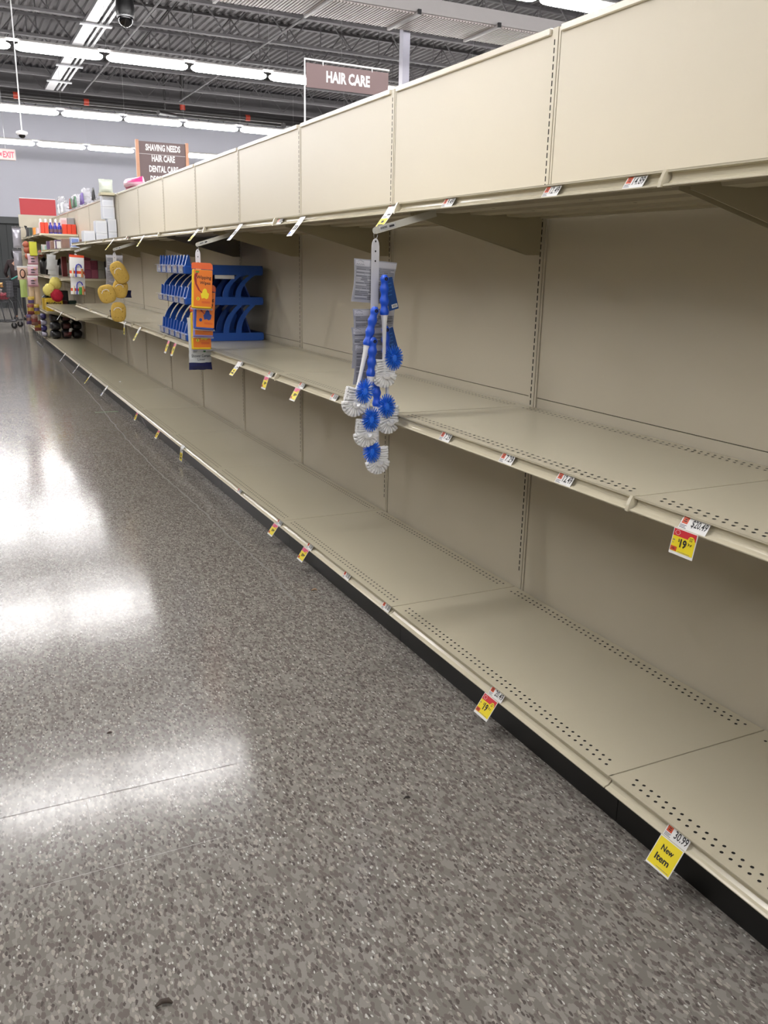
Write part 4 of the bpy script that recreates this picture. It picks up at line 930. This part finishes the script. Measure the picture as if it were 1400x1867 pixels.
for i, (u, v) in enumerate([(56,572),(66,572),(54,590),(63,592),(69,602),(57,558)]):
    q = ony(u, v-8, 15.05+.07*(i % 3)); o = MB().pouch((0,0,0), .10, .16, .04, (1,0,0), (0,0,1), 0, 6, 6, .08, .003, [(.3,.7,1)], 160+i).build('snack_packet', [SNK[i % 4], SNK[(i+1) % 4]]); o.location = (q.x, 15.05+.07*(i % 3), q.z); tag(o, 'small colourful packet at the foot of side rack, %s of the group' % ORD[i], 'packet', 'colourful packets at the foot of the side rack')
LIMEB = mat('lime_box', (206,204,50), .45); 
tag(MB().bbox((0,0,0),(.11,.08,.21), .004).build('lime_box', [LIMEB]), 'lime yellow box standing on the side rack top', 'box').location = tuple(ony(55,466,15.16))
for i, (u, v) in enumerate([(47,446),(49,456),(51,467),(75,462)]):
    q = ony(u, v, 15.6); o = MB().blob((0,0,0), (.05,.03,.055), 0, 12, 8, .06, 170+i).build('orange_bulb_pack', mat('terracotta_pack', (176,92,66), .45, var=.3, scale=20)); o.location = (q.x, 15.6, q.z); tag(o, 'terracotta rounded pack beside the lime box, %s from top' % ORD[i], 'pack', 'terracotta packs near the lime box')
SLV = mat('silver_film', (196,194,204), .2, metal=.3, var=.2, scale=10)
for i, (u, v) in enumerate([(31,434),(33,475)]):
    q = ony(u, v, 17.6); r = empty('silver_bag', (q.x, 17.6, q.z)); tag(r, '%s silver bag hanging at the far left corner of the shelving' % ('upper' if i == 0 else 'lower'), 'bag', 'silver bags at the far corner')
    MB().pouch((0,0,0), .15, .34, .09, (1,0,0), (0,0,1), 0, 8, 10, .06, .003, None, 180+i).build('film_bag', SLV, r); MB().box((-.075,-.004,.165),(.075,.004,.20)).build('header_strip', mat('header_dark', (90,88,92), .4), r)
MB2 = tag(MB().tube([(1.20,17.7,.0),(1.20,17.7,1.95)], .008, 6).tube([(1.20,17.7,1.93),(1.335,17.7,1.93)], .006, 6).build('hanging_pole', WIREM), 'thin pole at far corner carrying the silver bags', 'pole')

# things on top of the gondola
CLB = mat('crinkled_clear_film', (232,232,240), .14, var=.05, alpha=.42, bump=.6, scale=30)
def hanger_bag(y_, cols, label, k, h=.26):
    r = empty('plastic_bag', (1.965, y_, 2.153)); tag(r, label, 'plastic bag', 'clear bags lying on top of the far shelving')
    MB().pouch((0,0,h/2+.006), .22, h, .12, (.35,-.9,0), (0,.0,1), 0, 8, 9, .10, .014, None, k).build('film', CLB, r)
    rnd = random.Random(k)
    for i, m_ in enumerate(cols*2):
        dx = (-.05+.05*i)
        MB().tube([(-.06,-.07+dx,.02),(-.065,-.05+dx,.12),(-.06,0+dx,.165),(-.055,.05+dx,.12),(-.06,.07+dx,.02)], .013, 6).build('hoop', m_, r)
    return r
VIO = mat('violet_plastic', (92,66,140), .4); DGR = mat('green_plastic', (62,110,80), .4)
hanger_bag(17.2, [WHITE], 'leftmost crinkled clear bag beside the red header sign', 190, .30); hanger_bag(16.7, [WHITE], 'crinkled clear bag, second from the red sign', 191, .20)
hanger_bag(15.4, [DGR, RED], 'clear bag with green hoops on top of far shelving', 192, .22); hanger_bag(14.9, [DGR, BLK], 'clear bag with dark hoops right of the green hoops', 195, .20); hanger_bag(14.1, [VIO, VIO], 'clear bag with violet hoops on top of far shelving', 193, .24); hanger_bag(13.0, [BLK], 'low clear bag with a thin black hoop on far shelving', 194, .08)
pk = empty('pink_pack', (1.98,10.45,2.153)); tag(pk, 'bright pink pack lying on the shelving top left of brown sign', 'pack')
MB().pouch((0,0,.06), .50, .11, .16, (.2,-.98,0), (0,0,1), 0, 10, 6, .10, .003, [(.2,.55,1)], 200).build('film', [mat('magenta_film', (240,70,150), .3, var=.1), mat('pale_pink_film', (240,190,210), .3, var=.1)], pk)

# small scraps
sc1 = MB().quad((0,-.05,0),(0,.05,0),(-.03,.05,.075),(-.03,-.05,.075)).quad((0,.05,.0005),(0,-.05,.0005),(-.03,-.05,.0755),(-.03,.05,.0755)).build('paper_scrap', mat('grey_paper', (150,146,150), .6)); q = onx(267,772,1.372); sc1.location = (1.366, q.y, .038); tag(sc1, 'grey paper scrap stuck to the black kick plate', 'paper')
q = ony(219,697,1); 
def onz(u, v, z): d = _ray(u, v); k = (z-CAMZ)/d.z; return Vector((d.x*k, d.y*k, z))
q = onz(219,697,.146); tag(MB().blob((q.x,q.y,.1515), (.010,.010,.0055), 0, 8, 5, .2, 3).build('white_crumb', WHITE), 'tiny white crumb on the base deck', 'crumb')
q = onz(195,751,0); tag(MB().bbox((q.x-.11,q.y-.012,.0),(q.x+.10,q.y+.006,.002), .0008).build('green_strip', mat('green_strip', (120,150,110), .5)), 'thin green strip lying on the floor by base deck', 'strip')
for (u, v, s_, m_, lb, nm) in ((573,1077,.010,mat('tan_crumb', (170,140,110), .7),'tan crumb on the floor near the middle of the kick plate','crumb'),(300,1833,.012,mat('dark_crumb', (66,54,44), .7),'curled dark crumb on the floor at bottom left','crumb'),(742,1456,.007,mat('dark_crumb2', (50,42,38), .7),'tiny dark crumb on the open floor right of centre','crumb'),(200,1337,.006,mat('dark_crumb3', (90,70,66), .7),'tiny brown fleck on the floor at left','crumb')):
    q = onz(u, v, 0); o = MB().tube([(-s_*1.4,0,s_*.4),(-s_*.3,s_*.5,s_*.5),(s_*.6,s_*.2,s_*.6),(s_*1.2,-s_*.4,s_*.35)], [s_*.2,s_*.4,s_*.45,s_*.15], 7).build(nm, m_); o.location = q; tag(o, lb, 'crumb')
b = MB(); pts = [(1.298,12.9),(1.262,11.2),(1.235,9.34),(1.19,8.1),(1.155,7.0),(1.150,6.2),(1.154,5.6),(1.172,5.0),(1.181,4.37),(1.19,3.9),(1.2,3.6),(1.17,3.15)]
rnd = random.Random(5); fine = []
for i in range(len(pts)-1):
    for j in range(8): t = j/8; fine.append((pts[i][0]*(1-t)+pts[i+1][0]*t+rnd.uniform(-.006,.006), pts[i][1]*(1-t)+pts[i+1][1]*t))
wd = [.0035+.003*rnd.random() for _ in fine]
vs = []
for (x_, y_), w_ in zip(fine, wd): vs += [(x_-w_, y_, .0004), (x_+w_, y_, .0004)]
b.add(vs, [(2*i, 2*i+1, 2*i+3, 2*i+2) for i in range(len(fine)-1)])
struct(b.build('trim_1', mat('old_wax_line', (168,164,158), .4, alpha=.55)))

# ------------------------------------------------------------------ shopping cart
ctf = mat('cart_dark_metal', (70,70,74), .35, metal=.5); CH = mat('cart_plastic_grey', (84,84,90), .45)
cr = empty('shopping_cart', (.83,19.9,0)); cr.rotation_euler[2] = math.radians(-18); tag(cr, 'dark grey shopping cart with groceries at the left edge of the photo', 'shopping cart')
b = MB()
for s in (-1,1):
    b.tube([(-.42,s*.22,.14),(.30,s*.26,.14),(.46,s*.27,.16)], .014, 8)
    b.tube([(.46,s*.27,.16),(.40,s*.27,.52),(.34,s*.27,.60)], .013, 8); b.tube([(.24,s*.26,.14),(.18,s*.26,.50),(.02,s*.26,.56)], .013, 8)
    b.tube([(-.42,s*.22,.14),(-.30,s*.24,.50)], .013, 8)
b.tube([(-.42,-.22,.14),(-.42,.22,.14)], .013, 8).tube([(.30,-.26,.14),(.30,.26,.14)], .013, 8); b.build('chassis', ctf, cr)
b = MB()
def lerp(a, c, t): return a+(c-a)*t
for k in range(9):
    t = k/8; z_ = lerp(.52,.98,t); xa_, xb_ = lerp(-.40,-.48,t), lerp(.36,.44,t); ya_, yb_ = lerp(.18,.21,t), lerp(.25,.29,t)
    b.tube([(xa_,-ya_,z_),(xb_,-yb_,z_),(xb_,yb_,z_),(xa_,ya_,z_),(xa_,-ya_,z_)], .0035 if k < 8 else .008, 5)
for k in range(17):
    t = k/16
    for s in (-1,1): b.tube([(lerp(-.40,.36,t),s*lerp(.18,.25,t),.52),(lerp(-.48,.44,t),s*lerp(.21,.29,t),.98)], .0028, 5)
for k in range(9):
    t = k/8; b.tube([(-.40,lerp(-.18,.18,t),.52),(-.48,lerp(-.21,.21,t),.98)], .0028, 5); b.tube([(.36,lerp(-.25,.25,t),.52),(.44,lerp(-.29,.29,t),.98)], .0028, 5); b.tube([(-.40,lerp(-.18,.18,t),.52),(.36,lerp(-.25,.25,t),.52)], .0028, 5)
b.build('basket', ctf, cr)
MB().tube([(.44,-.29,.98),(.56,-.29,1.04),(.56,.29,1.04),(.44,.29,.98)], .014, 8).build('handle', mat('cart_handle_green', (60,150,140), .4), cr)
MB().box((.30,-.24,.62),(.32,.24,.94)).build('child_seat', CH, cr)
for (x_, s) in ((-.36,-1),(-.36,1),(.40,-1),(.40,1)):
    w_ = MB().lathe([(.052,-.013),(.062,-.010),(.062,.010),(.052,.013)], (x_,s*.235,.063), 18, 0, 'y').lathe([(.02,-.016),(.02,.016)], (x_,s*.235,.063), 10, 1, 'y').build('wheel', [BLK, STEEL], cr)
    MB().box((x_-.02,s*.235-.022,.06),(x_+.02,s*.235-.018,.14)).box((x_-.02,s*.235+.018,.06),(x_+.02,s*.235+.022,.14)).build('caster_fork', STEEL, w_)
for i, (p_, m_, s_, lb) in enumerate([((.62,19.80,.93),WHITE,(.16,.20),'crumpled white shopping bag on top of the cart'),((1.0,19.72,.64),mat('red_pink_pack', (190,80,96), .4, var=.3, scale=16),(.22,.14),'red and pink pack in the cart'),((.86,20.0,.70),mat('white_red_pack', (224,206,206), .4, var=.2, scale=16),(.26,.14),'whitish pack lying in the cart'),((.95,19.95,.86),mat('orange_snack', (226,166,90), .4),(.14,.10),'small orange pack at the top of cart')]):
    o = MB().pouch((0,0,0), s_[0], s_[1], .10, (1,0,0), (0,0,1), 0, 8, 8, .1, .012, None, 210+i).build('grocery_bag', m_); o.location = p_; tag(o, lb, 'bag')

# ------------------------------------------------------------------ shopper, seen from behind
def person():
    r = empty('person', (1.46,22.3,0)); tag(r, 'person in dark hooded jacket and dark trousers standing behind the silver bags', 'person')
    J = {'pelvis':(0,0,.90),'waist':(0,-.01,1.02),'chest':(0,-.03,1.22),'neck':(0,-.05,1.37),'head':(0,-.07,1.45),'crown':(0,-.08,1.56),
         'shl':(-.17,-.03,1.31),'ell':(-.25,.03,1.08),'wrl':(-.20,.20,.98),'hal':(-.18,.27,.98),'shr':(.17,-.03,1.31),'elr':(.25,.03,1.08),'wrr':(.20,.20,.98),'har':(.18,.27,.98),
         'hil':(-.09,0,.86),'knl':(-.10,.03,.47),'anl':(-.10,-.02,.09),'tol':(-.11,.15,.035),'hir':(.09,0,.86),'knr':(.10,.02,.47),'anr':(.11,-.04,.09),'tor':(.12,.12,.035)}
    Rr = {'pelvis':.14,'waist':.13,'chest':.155,'neck':.055,'head':.085,'crown':.07,'shl':.07,'ell':.045,'wrl':.030,'hal':.03,'shr':.07,'elr':.045,'wrr':.030,'har':.03,'hil':.09,'knl':.058,'anl':.042,'tol':.035,'hir':.09,'knr':.058,'anr':.042,'tor':.035}
    E_ = [('pelvis','waist'),('waist','chest'),('chest','neck'),('neck','head'),('head','crown'),('chest','shl'),('shl','ell'),('ell','wrl'),('wrl','hal'),('chest','shr'),('shr','elr'),('elr','wrr'),('wrr','har'),('pelvis','hil'),('hil','knl'),('knl','anl'),('anl','tol'),('pelvis','hir'),('hir','knr'),('knr','anr'),('anr','tor')]
    def skin(nm, keys, edges, fac, m_, parent, extra=None):
        P_ = [J[k] for k in keys]; R_ = [Rr[k]*fac for k in keys]; E2 = [(keys.index(a), keys.index(c)) for a, c in edges if a in keys and c in keys]
        if extra:
            for (base, tip, rad) in extra: P_.append(tip); R_.append(rad); E2.append((keys.index(base) if isinstance(base, str) else base, len(P_)-1))
        me = bpy.data.meshes.new(nm); me.from_pydata(P_, E2, []); o = bpy.data.objects.new(nm, me); col.objects.link(o)
        md = o.modifiers.new('s', 'SKIN'); sv = me.skin_vertices[0].data
        for i, v in enumerate(sv): v.radius = (R_[i], R_[i]*.82); v.use_root = (i == 0)
        sd = o.modifiers.new('d', 'SUBSURF'); sd.levels = 2; sd.render_levels = 2
        dg = bpy.context.evaluated_depsgraph_get(); m2 = bpy.data.meshes.new_from_object(o.evaluated_get(dg)); bpy.data.objects.remove(o)
        m2.materials.clear(); m2.materials.append(m_)
        for p_ in m2.polygons: p_.use_smooth = True
        q_ = bpy.data.objects.new(nm, m2); col.objects.link(q_); q_.parent = parent; return q_
    fingers = []
    for s, h in ((-1,'hal'),(1,'har')):
        hx, hy, hz = J[h]
        for i in range(4): fingers.append((h, (hx+(-.024+.016*i), hy+.075-.006*abs(i-1.5), hz-.018), .008))
        fingers.append((h, (hx-s*.045, hy+.03, hz+.01), .009))
    skin('body', list(J), E_, .93, mat('skin_tone', (176,132,110), .6), r, fingers)
    JK = mat('dark_maroon_jacket', (46,32,34), .85, var=.2, scale=8, bump=.3)
    jk = ['pelvis','waist','chest','neck','shl','ell','wrl','shr','elr','wrr']; skin('jacket', jk, E_, 1.12, JK, r)
    tk = ['pelvis','hil','knl','anl','hir','knr','anr']; skin('trousers', tk, E_, 1.08, mat('black_trousers', (24,24,28), .8), r)
    MB().blob((0,-.078,1.49), (.105,.125,.135), 0, 18, 12).build('hood', mat('black_hood', (22,20,22), .9, bump=.3), r)
    b = MB().blob((0,.040,1.475), (.012,.022,.018), 0, 8, 6); b.build('nose', MATS['skin_tone'], r)
    for s in (-1,1): MB().blob((s*.105,.03,.04), (.05,.14,.042), 0, 12, 8, 0, 0, .8).build('shoe', BLK, r)
    return r
pr_ = person(); pr_.rotation_euler[2] = math.radians(4)

# ------------------------------------------------------------------ unseen shelving added left of the aisle to block low lamp light
lf = empty('light_block_shelving', (-.80,0,0)); tag(lf, 'unseen stocked shelving added left of the aisle to block light', 'shelving')
MB().box((-1.16,-1.0,0),(-.56,17.8,.12)).build('kick_plate', KICK, lf); MB().box((-.60,-1.0,.12),(-.56,17.8,2.15)).build('back_panel', CREAM_P, lf)
for z_ in (.12,.52,.90,1.28,1.66): MB().box((-.56,-1.0,z_),(0,17.8,z_+.022)).build('shelf', CREAM, lf)
GD = [mat('goods_%d' % i, c_, .5, var=.2) for i, c_ in enumerate([(150,60,50),(60,90,140),(190,180,160),(80,110,70),(120,110,110),(200,170,70)])]
for j, z_ in enumerate((.142,.542,.922,1.302,1.682)):
    b = MB(); rnd = random.Random(j); y_ = -.98
    while y_ < 17.6:
        w_ = rnd.uniform(.12,.3); b.box((-.52,y_,z_),(-.06-rnd.uniform(0,.05),y_+w_-.01,z_+rnd.uniform(.2,.30)), rnd.randrange(6)); y_ += w_
    s_ = b.build('stocked_goods', GD, lf); s_['kind'] = 'stuff'
